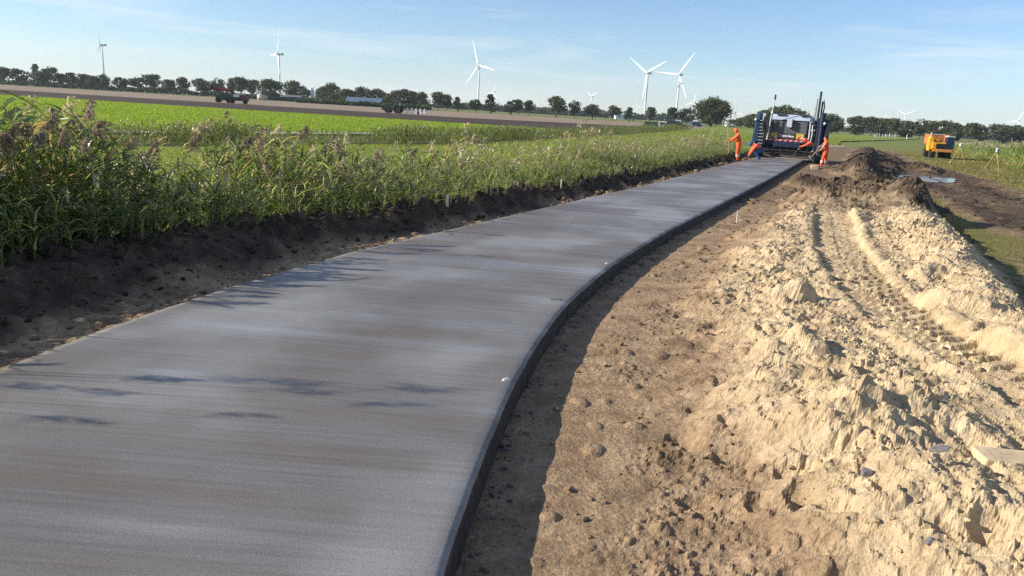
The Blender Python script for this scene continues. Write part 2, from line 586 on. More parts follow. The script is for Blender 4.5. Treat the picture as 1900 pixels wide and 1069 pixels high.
M_face = mat('shaded_formed_concrete', (0.048, 0.043, 0.039), 0.85, var=0.45, scale=9, bump=0.8, spec=0.2, coord='Object')  # formed slab sides, their shade darkened into the base colour
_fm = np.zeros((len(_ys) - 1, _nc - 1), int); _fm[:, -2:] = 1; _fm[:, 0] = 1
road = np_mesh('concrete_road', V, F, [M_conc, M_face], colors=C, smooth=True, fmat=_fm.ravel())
tag(road, 'freshly laid grey concrete farm road curving away to the paver', 'road', kind='structure')
sheet('road_bed', [(float(XL(y)) - 1.2, y) for y in (44, 50, 60, 80, 108)] + [(float(XE(y)) + 1.5, y) for y in (108, 80, 60, 50, 44)], -0.03,
      ground_material('sandy_bed', [(0.3, (0.22, 0.15, 0.09)), (0.7, (0.36, 0.27, 0.17))], 1.2), 'sandy prepared bed in front of the paving machine', 'road bed')

# ================================================================== terrain beside the road
def terrain_material():
    m = bpy.data.materials.new('sand_soil_and_turf')
    nt, b = nodes_of(m)
    a = nt.nodes.new('ShaderNodeAttribute'); a.attribute_name = 'Mask'
    sp = nt.nodes.new('ShaderNodeSeparateColor'); nt.links.new(a.outputs['Color'], sp.inputs['Color'])
    p = nt.nodes.new('ShaderNodeNewGeometry').outputs['Position']
    nA, nB, nC = noise(nt, p, 3.2, 6, 0.62), noise(nt, p, 30.0, 6, 0.72), noise(nt, p, 150.0, 4, 0.75)
    dirt = ramp(nt, nA, [(0.30, (0.19, 0.128, 0.078)), (0.5, (0.315, 0.22, 0.136)), (0.72, (0.43, 0.318, 0.202))])
    dirt = mixc(nt, 1.0, dirt, ramp(nt, nB, [(0.32, (0.66, 0.64, 0.62)), (0.66, (1.22, 1.22, 1.2))]), 'MULTIPLY')
    sand = ramp(nt, nA, [(0.28, (0.36, 0.265, 0.150)), (0.5, (0.52, 0.40, 0.243)), (0.72, (0.62, 0.49, 0.312))])
    sand = mixc(nt, 1.0, sand, ramp(nt, nB, [(0.3, (0.84, 0.83, 0.82)), (0.68, (1.1, 1.1, 1.1))]), 'MULTIPLY')
    soil = ramp(nt, nA, [(0.3, (0.036, 0.027, 0.020)), (0.55, (0.085, 0.061, 0.043)), (0.75, (0.165, 0.119, 0.079))])
    soil = mixc(nt, 1.0, soil, ramp(nt, nB, [(0.32, (0.7, 0.7, 0.7)), (0.68, (1.3, 1.28, 1.25))]), 'MULTIPLY')
    turf = ramp(nt, nB, [(0.3, (0.095, 0.085, 0.028)), (0.52, (0.17, 0.155, 0.048)), (0.72, (0.27, 0.215, 0.10))])
    c = mixc(nt, sp.outputs[0], dirt, sand)
    c = mixc(nt, sp.outputs[1], c, soil)
    c = mixc(nt, sp.outputs[2], c, turf)
    c = mixc(nt, 1.0, c, ramp(nt, nC, [(0.3, (0.8, 0.8, 0.8)), (0.7, (1.16, 1.16, 1.16))]), 'MULTIPLY')
    nt.links.new(c, b.inputs['Base Color'])
    b.inputs['Roughness'].default_value = 0.95
    b.inputs['Specular IOR Level'].default_value = 0.12
    def cells(sc, amt):
        vo = nt.nodes.new('ShaderNodeTexVoronoi')
        vo.inputs['Scale'].default_value = sc
        wv = nt.nodes.new('ShaderNodeVectorMath'); wv.operation = 'MULTIPLY_ADD'
        nv = nt.nodes.new('ShaderNodeTexNoise'); nv.inputs['Scale'].default_value = sc * 0.6
        nt.links.new(p, nv.inputs['Vector'])
        nt.links.new(nv.outputs['Color'], wv.inputs[0]); wv.inputs[1].default_value = (0.9 / sc,) * 3
        nt.links.new(p, wv.inputs[2]); nt.links.new(wv.outputs[0], vo.inputs['Vector'])
        return math_n(nt, 'MULTIPLY', math_n(nt, 'SUBTRACT', 0.75, vo.outputs['Distance'], True), amt)
    h = math_n(nt, 'ADD', math_n(nt, 'MULTIPLY', nB, 0.8), math_n(nt, 'MULTIPLY', nC, 0.35))
    h = math_n(nt, 'ADD', h, math_n(nt, 'ADD', cells(24.0, 0.45), cells(55.0, 0.3)))
    bumpn(nt, b, h, 0.8, 0.022)
    return m
M_terr = terrain_material()

def bump_field(X, Y, Z, bumps, XX=None, YY=None):
    """adds lumps (x, y, rx, ry, height, sharpness, angle) to a grid whose rows have constant Y"""
    yr = Y[:, 0]
    for (bx, by, rx, ry, h, sh, an) in bumps:
        R = max(rx, ry) * 1.05 + (0.25 if XX is not None else 0)
        i0, i1 = np.searchsorted(yr, by - R), np.searchsorted(yr, by + R)
        if i1 <= i0: continue
        xs, ys = (X if XX is None else XX)[i0:i1], (Y if YY is None else YY)[i0:i1]
        ca, sa = cos(an), sin(an)
        u = ((xs - bx) * ca + (ys - by) * sa) / rx
        v = (-(xs - bx) * sa + (ys - by) * ca) / ry
        r2 = u * u + v * v
        m = r2 < 1
        if not m.any(): continue
        zz = Z[i0:i1]
        zz[m] += h * (1 - r2[m]) ** sh

# ---- right: worked dirt, the sand windrow, dark heaps, mud track and verge
_D_BL = ([0, 3.3, 4.2, 5.4, 7.1, 9, 12, 16, 23, 32, 60], [1.3, 1.3, 1.2, 1.12, 1.1, 1.05, 0.9, 1.0, 1.35, 1.8, 2.2])
_D_CR = ([0, 5, 7, 10.5, 15, 20, 23, 30, 45, 60, 95], [3.9, 4.3, 4.45, 4.5, 4.4, 4.0, 3.4, 3.0, 3.2, 3.6, 4.0])
_MUD = (np.array([0, 16, 26, 36, 48, 57, 95]), np.array([8.5, 12.6, 16.4, 20.2, 24.4, 27.6, 42.5]))
_MUDW = (np.array([0, 16, 26, 36, 48, 57, 95]), np.array([3.0, 3.7, 4.8, 5.2, 5.2, 4.6, 4.0]))
_TR = ([0, 5.5, 6.3, 7.7, 11.2, 17, 24], [4.5, 3.95, 3.72, 3.42, 3.0, 2.6, 2.4])
NR, NCc = 860, 480
yr_ = np.geomspace(1.7, 96.0, NR)
t_ = np.linspace(0, 1, NCc) ** 1.12
Y = np.repeat(yr_[:, None], NCc, 1)
x0 = XE(yr_)[:, None] - 0.03
x1 = (0.86 * yr_ + 3.2)[:, None]
X = x0 + (x1 - x0) * t_[None, :]
cf = COSF(yr_)[:, None]
D = (X - XE(yr_)[:, None]) * cf
wx = X + 0.25 * fbm(X, Y, 1.3, 3, 61)
wD = D + 0.22 * fbm(X, Y, 1.1, 4, 62)
bl = np.interp(yr_, *_D_BL)[:, None]; crd = np.interp(yr_, *_D_CR)[:, None]
s_in = sstep(bl - 0.15, bl + 1.25, wD)
s_out = 1 - sstep(crd + 0.25, crd + 1.0, wD)
hb = np.interp(yr_, [0, 4, 8, 15, 22, 30, 45, 60, 95], [0.30, 0.30, 0.30, 0.34, 0.36, 0.30, 0.30, 0.22, 0.1])[:, None]
belt = s_in * s_out
Z = 0.0 + hb * belt
# crest ridge on the far side of the windrow
cw = np.exp(-((wD - crd) / 0.42) ** 2)
amp_c = np.interp(yr_, [0, 5, 8, 12, 16, 22, 26, 40], [0.10, 0.18, 0.26, 0.28, 0.30, 0.25, 0.1, 0.1])[:, None]
Z += cw * amp_c * (0.7 + 0.7 * fbm(X, Y, 1.4, 3, 77))
lump = fbm(X, Y, 1.1, 5, 11, 0.55)
QX, QY = X + 0.10 * fbm(X, Y, 0.22, 3, 170), Y + 0.13 * fbm(X, Y, 0.22, 3, 171)
rid = ridged(QX, QY, 0.55, 4, 23)
rid2 = ridged(QX, QY, 0.17, 3, 29)
Z += belt * (0.085 * lump + 0.04 * (rid - 0.45) + 0.050 * (rid2 - 0.45) + 0.035 * fbm(X, Y, 0.30, 4, 33, 0.65) + 0.016 * (ridged(X, Y, 0.085, 2, 36) - 0.45))
bumps = []
def bump_at(px, py, z, rx, ry, h, sh=1.6, an=0.0):
    p = G(px, py, z)
    bumps.append((p[0], p[1], rx, ry, h, sh, an))
bump_at(1500, 735, 0.35, 1.05, 0.75, 0.20, 1.3, 0.3)      # near hump
bump_at(1690, 770, 0.4, 0.8, 0.55, 0.16, 1.2, -0.2)
bump_at(1760, 930, 0.35, 0.9, 0.7, 0.16, 1.4)
bump_at(1450, 655, 0.25, 0.42, 0.30, 0.17, 1.1, 0.2)      # flat block with a shaded face
bump_at(1495, 640, 0.3, 0.24, 0.26, 0.16, 0.9, 0.0)
bump_at(1470, 555, 0.25, 0.34, 0.30, 0.17, 1.0)
bump_at(1385, 620, 0.2, 0.40, 0.30, 0.13, 1.2)
bump_at(1405, 425, 0.25, 0.45, 0.55, 0.20, 1.1)
bump_at(1370, 465, 0.2, 0.40, 0.35, 0.14, 1.1)
bump_at(1330, 540, 0.2, 0.5, 0.4, 0.10, 1.2)
bump_at(1570, 395, 0.4, 0.55, 0.9, 0.30, 1.1)
bump_at(1610, 415, 0.4, 0.5, 0.8, 0.22, 1.1)
bump_at(1490, 360, 0.3, 0.7, 1.2, 0.22, 1.2)
bump_at(1840, 610, 0.45, 0.55, 0.42, 0.22, 1.1)           # right crest clods
bump_at(1760, 545, 0.45, 0.5, 0.5, 0.24, 1.1)
bump_at(1700, 480, 0.5, 0.5, 0.6, 0.22, 1.2)
bump_at(1885, 640, 0.5, 0.5, 0.4, 0.22, 1.1)
# dark earth heaps
def hp(px, py, z, rx, ry, h, sh=1.2, an=-0.4):
    q = G(px, py, z)
    return (q[0], q[1], rx, ry, h, sh, an)
heaps = [hp(1612, 334, 0.6, 1.7, 2.4, 0.32), hp(1672, 360, 0.55, 1.5, 1.9, 0.46), hp(1540, 352, 0.45, 1.2, 1.5, 0.16), hp(1695, 386, 0.35, 1.1, 1.4, 0.40),
         hp(1584, 300, 0.5, 1.8, 4.2, 0.32, 1.1), hp(1575, 310, 0.4, 1.1, 1.6, 0.25), hp(1614, 308, 0.5, 1.1, 2.0, 0.34), hp(1512, 330, 0.35, 0.9, 1.3, 0.38),
         (19.8, 42.5, 1.4, 3.5, 0.32, 1.3, -0.4), (22.6, 49.0, 2.0, 5.0, 0.45, 1.3, -0.4), (26.0, 57.0, 1.9, 5.5, 0.5, 1.3, -0.4), (29.6, 65.0, 2.0, 6.0, 0.5, 1.3, -0.4), (24.5, 47.0, 1.2, 2.4, 0.4, 1.2, 0.2)]
Zb = np.zeros_like(Z)
bump_field(X, Y, Zb, heaps, X + 0.5 * fbm(X, Y, 1.2, 3, 148), Y + 0.7 * fbm(X, Y, 1.2, 3, 149))
dark_h = np.clip(Zb / 0.16, 0, 1)
Z += Zb * (0.85 + 0.5 * lump) + dark_h * (0.11 * (ridged(X, Y, 0.8, 4, 91) - 0.4) + 0.16 * clods(X, Y, 0.26, 96, 0.6))
WX, WY = X + 0.30 * fbm(X, Y, 0.6, 3, 145), Y + 0.30 * fbm(X, Y, 0.6, 3, 146)
pat = sstep(-0.25, 0.35, fbm(X, Y, 1.0, 3, 140))
Z += belt * (0.035 * clods(QX, QY, 0.34, 141, 0.3) + (0.35 + 0.65 * pat) * (0.055 * clods(QX, QY, 0.15, 142, 0.35) + 0.06 * clods(QX, QY, 0.07, 143, 0.5)))
Zs = np.zeros_like(Z)
bump_field(X, Y, Zs, bumps, WX, WY)
Z += Zs * (0.8 + 0.6 * fbm(X, Y, 0.35, 4, 147))
# scattered clods: many over the windrow, fewer on the dirt
cl = []
for _ in range(1500):
    y = math.exp(rng.uniform(math.log(2.4), math.log(32)))
    d_ = rng.uniform(0.35, 5.2)
    if d_ < 1.2 and rng.random() < 0.7: continue
    r = rng.uniform(0.025, 0.055) * (1 + y / 14) * (1.6 if rng.random() < 0.06 else 1)
    cl.append((float(XE(y)) + d_ / float(COSF(y)), y, r * rng.uniform(1, 1.6), r, r * rng.uniform(0.2, 0.5), rng.uniform(0.45, 0.8), rng.uniform(0, 3)))
for _ in range(260):                                    # dips
    y = math.exp(rng.uniform(math.log(2.6), math.log(26)))
    d_ = rng.uniform(1.2, 5.0)
    r = rng.uniform(0.05, 0.16) * (1 + y / 25)
    cl.append((float(XE(y)) + d_ / float(COSF(y)), y, r, r * 0.7, -r * 0.5, 0.9, rng.uniform(0, 3)))
bump_field(X, Y, Z, cl)
# wheel track pressed into the sand, with tyre lugs
dt = np.interp(yr_, *_TR)[:, None]
tw = D - dt - 0.05 * fbm(X, Y, 1.5, 2, 40)
flat = np.exp(-(tw / 0.75) ** 4) * sstep(3.5, 5.0, Y) * (1 - sstep(13, 19, Y))
Z = Z * (1 - 0.6 * flat) + 0.6 * flat * (0.27 + 0.05 * fbm(X, Y, 0.4, 4, 46) + 0.04 * clods(X, Y, 0.12, 47, 0.4))
pathm = (1 - sstep(0.34, 0.40, np.abs(tw))) * (sstep(3.5, 5.0, Y) * (1 - sstep(15, 22, Y)))
floor_ = np.interp(yr_, [0, 6, 10, 20], [0.22, 0.22, 0.22, 0.27])[:, None]
lug = np.sin((Y / COSF(yr_)[:, None] * 2 * pi / 0.23) - np.abs(tw) * 11.0)
lug = sstep(-0.15, 0.45, lug + 0.35 * fbm(X, Y, 0.25, 3, 172)) * (np.abs(tw) > 0.03) * sstep(-0.9, -0.1, fbm(X, Y, 1.1, 3, 173)) * (1 - 0.7 * sstep(10.0, 13, Y))
Z = Z * (1 - pathm * 0.86) + pathm * 0.86 * (floor_ - 0.02 + 0.055 * lug + 0.05 * fbm(X, Y, 0.35, 4, 3) + 0.03 * clods(QX, QY, 0.09, 174, 0.3))
berm = np.exp(-((np.abs(tw) - 0.47) / 0.10) ** 2) * sstep(3.5, 5.0, Y) * (1 - sstep(13, 19, Y))
Z += berm * 0.07 * (0.6 + fbm(X, Y, 0.5, 3, 45))
# the level dirt by the slab: shallow comb marks, crumbs
lowd = (1 - s_in)
dpat = sstep(0.0, 0.5, fbm(X, Y, 0.8, 4, 56) + 0.5 * sstep(0.6, 1.2, D) - 0.15)
Z += lowd * dpat * (0.03 * clods(X, Y, 0.055, 57, 0.5) + 0.018 * clods(X, Y, 0.11, 58, 0.3) + 0.02 * (ridged(X, Y, 0.10, 3, 59) - 0.4))
Z += lowd * (0.012 * fbm(X, Y, 0.30, 4, 51) + 0.022 * np.clip(ridged(X, Y, 0.22, 3, 55) - 0.55, 0, 1) * sstep(0.3, 1.0, D))
# mud track to the right and verge
mc = np.interp(yr_, *_MUD)[:, None]; mw = np.interp(yr_, *_MUDW)[:, None]
mdist = np.abs(wx - mc + 0.9 * fbm(X, Y, 5.0, 3, 71)) / (mw * 0.62)
outside = sstep(crd + 0.6, crd + 1.3, wD)
mud = (1 - sstep(0.55, 1.15, mdist)) * outside
rut = np.sin((wx - mc) * 3.1 + 1.2 * fbm(X, Y, 4.0, 2, 73))
Z += mud * (-0.05 + 0.12 * clods(X, Y, 0.42, 150, 0.6) + 0.11 * rut * (0.6 + 0.6 * fbm(X, Y, 2.5, 3, 74)) + 0.05 * (ridged(X, Y, 0.9, 3, 75) - 0.4))
Z += outside * (1 - mud) * 0.03 * fbm(X, Y, 1.6, 3, 76)
Z += 0.004 * fbm(X, Y, 0.10, 2, 80) * (1 - pathm)
PUD = []
for (e0, e1, hw) in (((1694, 323), (1723, 337), 0.62), ((1744, 328), (1760, 338), 0.5), ((1680, 326), (1686, 330), 0.3)):
    (ax_, ay_), (bx_, by_) = G(*e0, -0.06), G(*e1, -0.06)
    PUD.append(((ax_ + bx_) / 2, (ay_ + by_) / 2, hw, math.hypot(bx_ - ax_, by_ - ay_) / 2, math.atan2(-(bx_ - ax_), by_ - ay_)))
for (qx, qy, prx, pry, prz) in PUD:
    uu = ((X - qx) * cos(prz) + (Y - qy) * sin(prz)) / (prx + 0.25); vv = (-(X - qx) * sin(prz) + (Y - qy) * cos(prz)) / (pry + 0.5)
    kk = 1 - sstep(0.8, 1.5, np.sqrt(uu * uu + vv * vv) + 0.25 * fbm(X, Y, 0.7, 3, 160))
    Z = Z * (1 - kk) - 0.11 * kk
Z[:, 0] = -0.06
sandm = np.clip(sstep(0.10, 0.85, s_in + 0.30 * fbm(X, Y, 0.7, 4, 100)) * (1 - outside), 0, 1)
sandm *= 1 - sstep(17.5, 23.5, Y + 5.0 * fbm(X, Y, 2.2, 3, 101) - 0.6 * (wD - 3)) * 0.85
sandm *= 1 - 0.75 * sstep(0.25, 0.6, fbm(X, Y, 0.9, 4, 131)) * (1 - sstep(0.25, 0.9, s_in - 0.35)) 
soilm = np.clip(dark_h * sstep(-0.35, 0.15, 0.3 + fbm(X, Y, 1.0, 4, 102)), 0, 1)
soilm = np.maximum(soilm, mud * (0.95 + 0.3 * fbm(X, Y, 1.2, 3, 103)))
soilm = np.maximum(soilm, 0.9 * sstep(0.15, 0.7, outside) * (1 - sstep(0.4, 1.9, wD - crd - 1.0)) * sstep(-0.3, 0.2, fbm(X, Y, 0.8, 3, 120)))
soilm = np.maximum(soilm, sstep(18.5, 24, Y + 4 * fbm(X, Y, 2, 3, 109)) * (1 - outside) * 0.45)
soilm = np.maximum(soilm, 0.5 * sstep(0.25, 0.65, fbm(X, Y, 0.6, 5, 104, 0.6)) * (1 - sstep(0.5, 0.95, s_in)) * sstep(0.55, 1.1, D))
soilm = np.maximum(soilm, sstep(16.0, 18.6, Y + 2.0 * fbm(X, Y, 1.2, 3, 121)) * sstep(2.4, 3.3, wD) * (1 - outside) * (0.75 + 0.35 * fbm(X, Y, 0.9, 3, 122)))
grassm = outside * (1 - np.clip(mud * 1.35, 0, 1)) * sstep(-0.55, 0.1, fbm(X, Y, 1.4, 4, 105) + 0.15)
grassm *= 1 - 0.8 * dark_h
mask = np.stack([np.clip(sandm, 0, 1), np.clip(soilm, 0, 1), np.clip(grassm, 0, 1)], 2).reshape(-1, 3)
idx = np.arange(NR * NCc).reshape(NR, NCc)
F = np.stack([idx[:-1, :-1].ravel(), idx[:-1, 1:].ravel(), idx[1:, 1:].ravel(), idx[1:, :-1].ravel()], 1)
terrain_r = np_mesh('sand_terrain', np.stack([X, Y, Z], 2).reshape(-1, 3), F, M_terr, colors=mask, colname='Mask', smooth=False)
tag(terrain_r, 'heaped pale sand, brown dirt and rutted mud right of the road', 'terrain', kind='structure')
RX_, RY_, RZ_, RG_, RS_, RO_ = X, Y, Z, grassm, soilm, sandm
def ZR(x, y):
    """height of the right terrain"""
    i = int(np.clip(np.searchsorted(yr_, y), 0, NR - 1))
    return float(np.interp(x, RX_[i], RZ_[i]))
def GR(x, y, A):
    i = int(np.clip(np.searchsorted(yr_, y), 0, NR - 1))
    return float(np.interp(x, RX_[i], A[i]))

# ---- left: dug earth bank, ditch behind it with the reeds
_CD = ([0, 8, 10, 12, 14.5, 20, 36, 96], [1.9, 1.9, 1.6, 1.15, 1.0, 1.05, 1.0, 1.0])
_CH = ([0, 8, 12, 20, 30, 45, 96], [0.30, 0.33, 0.30, 0.26, 0.25, 0.22, 0.2])
NL, MLc = 560, 200
yl_ = np.geomspace(1.2, 96.0, NL)
tl = np.linspace(0, 1, MLc) ** 1.3
Y = np.repeat(yl_[:, None], MLc, 1)
D = tl[None, :] * 9.0 * np.ones((NL, 1)) - 0.02
cf = COSF(yl_)[:, None]
X = XL(yl_)[:, None] - D / cf
wD = D + 0.20 * fbm(X, Y, 1.4, 4, 201)
cd = np.interp(yl_, *_CD)[:, None]; ch = np.interp(yl_, *_CH)[:, None]
cd = cd * (1 + 0.10 * fbm(X, Y, 3.0, 2, 210))
ch = ch * (1 + 0.45 * fbm(X, Y, 2.2, 3, 211))
rise = sstep(0.36, 0.95, wD / cd)
fall = 1 - sstep(1.0, 1.0 + 1.1, wD - cd + 0.9)
Z = 0.10 + 0.05 * (1 - sstep(0.0, 0.35, D)) + ch * rise * fall
Z -= 0.42 * sstep(0.5, 1.9, wD - cd) * (1 - sstep(3.0, 4.6, wD - cd))
Z -= 0.17 * sstep(3.0, 4.6, wD - cd)
bankm = rise * fall
Z += bankm * (0.32 * clods(X + 0.12 * fbm(X, Y, 0.3, 3, 230), Y + 0.12 * fbm(X, Y, 0.3, 3, 231), 0.34, 220, 0.5) + 0.12 * clods(X + 0.05 * fbm(X, Y, 0.15, 2, 232), Y, 0.14, 221, 0.55) + 0.12 * fbm(X, Y, 0.9, 5, 203, 0.55) + 0.05 * (ridged(X, Y, 0.6, 4, 204) - 0.45) + 0.03 * (ridged(X, Y, 0.16, 2, 214) - 0.45))
Z += (1 - rise) * sstep(0.05, 0.3, D) * 0.06 * clods(X, Y, 0.11, 222, 0.4)
Z += (1 - rise) * (0.030 * fbm(X, Y, 0.6, 4, 205) + 0.02 * (ridged(X, Y, 0.25, 3, 206) - 0.4)) * sstep(0.05, 0.3, D)
cl = []
for _ in range(1100):
    y = math.exp(rng.uniform(math.log(3.2), math.log(44)))
    c_ = float(np.interp(y, *_CD))
    d_ = rng.uniform(0.2, 1.15) * c_
    r = rng.uniform(0.025, 0.06) * (1 + y / 16)
    cl.append((float(XL(y)) - d_ / float(COSF(y)), y, r * rng.uniform(1, 1.7), r, r * rng.uniform(0.2, 0.5), rng.uniform(0.45, 0.8), rng.uniform(0, 3)))
bump_field(X, Y, Z, cl)
Z[:, 0] = np.minimum(Z[:, 0], 0.16)
soilm = np.clip(sstep(0.30, 0.62, wD / cd + 0.25 * fbm(X, Y, 0.8, 3, 207)) * (1 - sstep(0.9, 1.6, wD - cd)), 0, 1)
grassm = sstep(0.45, 0.9, wD - cd + 0.2 * fbm(X, Y, 0.6, 3, 208))
sandm = (1 - sstep(0.15, 0.55, wD / cd)) * 0.35 * sstep(-0.2, 0.3, fbm(X, Y, 0.8, 3, 209))
mask = np.stack([sandm, soilm, grassm], 2).reshape(-1, 3)
idx = np.arange(NL * MLc).reshape(NL, MLc)
F = np.stack([idx[:-1, :-1].ravel(), idx[1:, :-1].ravel(), idx[1:, 1:].ravel(), idx[:-1, 1:].ravel()], 1)
terrain_l = np_mesh('earth_bank', np.stack([X, Y, Z], 2).reshape(-1, 3), F, M_terr, colors=mask, colname='Mask', smooth=False)
tag(terrain_l, 'dark dug earth bank along the left edge of the road', 'terrain', kind='structure')
LD_, LZ_ = D, Z
def ZL(d, y):
    i = int(np.clip(np.searchsorted(yl_, y), 0, NL - 1))
    return float(np.interp(d, LD_[i], LZ_[i]))
def LP(d, y):
    """point d metres left of the slab edge, on the bank"""
    return float(XL(y)) - d / float(COSF(y)), y, ZL(d, y)

# ---- loose crumbs and clods lying on the ground
_t = (1 + 5 ** 0.5) / 2
_ICO = np.array([(-1, _t, 0), (1, _t, 0), (-1, -_t, 0), (1, -_t, 0), (0, -1, _t), (0, 1, _t), (0, -1, -_t), (0, 1, -_t), (_t, 0, -1), (_t, 0, 1), (-_t, 0, -1), (-_t, 0, 1)]) / 1.902
_ICF = np.array([(0, 11, 5), (0, 5, 1), (0, 1, 7), (0, 7, 10), (0, 10, 11), (1, 5, 9), (5, 11, 4), (11, 10, 2), (10, 7, 6), (7, 1, 8), (3, 9, 4), (3, 4, 2), (3, 2, 6), (3, 6, 8), (3, 8, 9), (4, 9, 5), (2, 4, 11), (6, 2, 10), (8, 6, 7), (9, 8, 1)])
def crumb_mesh(name, items, m):
    n = len(items)
    it = np.array([i[:4] for i in items]); colr = np.array([i[4] for i in items])
    V = _ICO[None] * (1 + rng.uniform(-0.32, 0.32, (n, 12, 1)))
    a = rng.uniform(0, 6.28, n)
    ca, sa = np.cos(a)[:, None], np.sin(a)[:, None]
    st = np.stack([rng.uniform(0.8, 1.5, n), rng.uniform(0.7, 1.1, n), rng.uniform(0.5, 0.9, n)], 1)[:, None, :]
    V = V * st
    V = np.stack([V[..., 0] * ca - V[..., 1] * sa, V[..., 0] * sa + V[..., 1] * ca, V[..., 2]], 2)
    V = V * it[:, None, 3:4] + it[:, None, :3]
    F = (_ICF[None] + (np.arange(n) * 12)[:, None, None]).reshape(-1, 3)
    C = np.repeat(colr[:, None, :], 12, 1).reshape(-1, 3)
    return np_mesh(name, V.reshape(-1, 3), F, m, colors=C)
M_crumb = bpy.data.materials.new('crumbs')
nt, b = nodes_of(M_crumb)
a_ = nt.nodes.new('ShaderNodeAttribute'); a_.attribute_name = 'Col'
p_ = nt.nodes.new('ShaderNodeNewGeometry').outputs['Position']
n_ = noise(nt, p_, 60.0, 4, 0.6)
nt.links.new(mixc(nt, 1.0, a_.outputs['Color'], ramp(nt, n_, [(0.3, (0.7, 0.7, 0.7)), (0.7, (1.25, 1.25, 1.25))]), 'MULTIPLY'), b.inputs['Base Color'])
b.inputs['Roughness'].default_value = 0.95
b.inputs['Specular IOR Level'].default_value = 0.1
bumpn(nt, b, n_, 0.8, 0.02)
items = []
for _ in range(4200):
    y = math.exp(rng.uniform(math.log(2.2), math.log(34)))
    d_ = rng.uniform(0.12, 5.6)
    if d_ < 1.4 and rng.random() < 0.6: continue
    x = float(XE(y)) + d_ / float(COSF(y))
    r = (0.0035 + 0.011 * rng.random() ** 3.5) * (1 + y / 7)
    so, sa_ = GR(x, y, RS_), GR(x, y, RO_)
    k = rng.uniform(0.75, 1.1)
    c_ = np.array((0.24, 0.16, 0.10)) * (1 - sa_) + np.array((0.54, 0.415, 0.25)) * sa_
    if rng.random() < 0.05: c_ = np.array((0.14, 0.10, 0.07))
    
    c_ = c_ * (1 - so) + np.array((0.06, 0.043, 0.031)) * so
    items.append((x, y, ZR(x, y) + r * 0.25, r, c_ * k))
for _ in range(420):                                    # concrete crumbs at the foot of the slab
    y = math.exp(rng.uniform(math.log(2.6), math.log(30)))
    d_ = 0.07 + 0.16 * rng.random() ** 2
    x = float(XE(y)) + d_ / float(COSF(y))
    r = (0.004 + 0.013 * rng.random() ** 3) * (1 + y / 9)
    items.append((x, y, ZR(x, y) + r * 0.2, r, np.array((0.15, 0.14, 0.13)) * rng.uniform(0.7, 1.3)))
o = crumb_mesh('sand_crumbs', items, M_crumb)
tag(o, 'loose crumbs and clods of sand and dirt right of the road', 'clods', kind='stuff')
items = []
for _ in range(2600):
    y = math.exp(rng.uniform(math.log(3.5), math.log(46)))
    c0 = float(np.interp(y, *_CD))
    d_ = rng.uniform(0.03, 1.25) * c0
    x, _y, z = LP(d_, y)
    r = (0.005 + 0.018 * rng.random() ** 3.5) * (1 + y / 10)
    k = rng.uniform(0.7, 1.15)
    c_ = np.array((0.22, 0.15, 0.095)) if d_ / c0 < 0.4 else np.array((0.06, 0.043, 0.031))
    
    items.append((x, y, z + r * 0.25, r, c_ * k))
o = crumb_mesh('earth_crumbs', items, M_crumb)
tag(o, 'loose dark clods of earth on the left bank', 'clods', kind='stuff')

# ================================================================== plants
M_reed = leaf_mat('reed_leaf', 0.50, 0.34, 1.45, 0.6)
M_grass = leaf_mat('grass_blade', 0.45, 0.6, 1.3)
M_tree = leaf_mat('tree_leaf', 0.25, 0.6, 1.0, 0.2)
M_plume = leaf_mat('reed_plume', 0.35, 0.8, 1.2, 0.1)
M_bark = mat('bark', (0.10, 0.08, 0.06), 0.9, bump=0.6)

def ribbon(pts, widths, side):
    """flat strip along points -> verts, quads"""
    pts = np.asarray(pts); n = len(pts)
    w = np.asarray(widths)[:, None]
    v = np.concatenate([pts - side * w, pts + side * w])
    f = [(i, i + 1, n + i + 1, n + i) for i in range(n - 1)]
    return v, np.array(f)

class Acc:
    def __init__(s):
        s.v, s.f, s.c, s.n = [], [], [], 0
    def add(s, v, f, c):
        s.v.append(v); s.f.append(f + s.n); s.n += len(v)
        c = np.asarray(c, float)
        s.c.append(np.repeat(c[None, :], len(v), 0) if c.ndim == 1 else c)
    def arr(s):
        return np.concatenate(s.v), np.concatenate(s.f), np.concatenate(s.c)

LEAFC = [(0.090, 0.148, 0.036), (0.14, 0.21, 0.052), (0.20, 0.265, 0.075), (0.16, 0.20, 0.10), (0.30, 0.345, 0.13), (0.33, 0.35, 0.24)]
DRYC = [(0.30, 0.25, 0.14), (0.36, 0.31, 0.20), (0.25, 0.19, 0.11)]
PLUMEC = [(0.27, 0.22, 0.18), (0.34, 0.285, 0.235), (0.40, 0.345, 0.285), (0.23, 0.185, 0.16)]

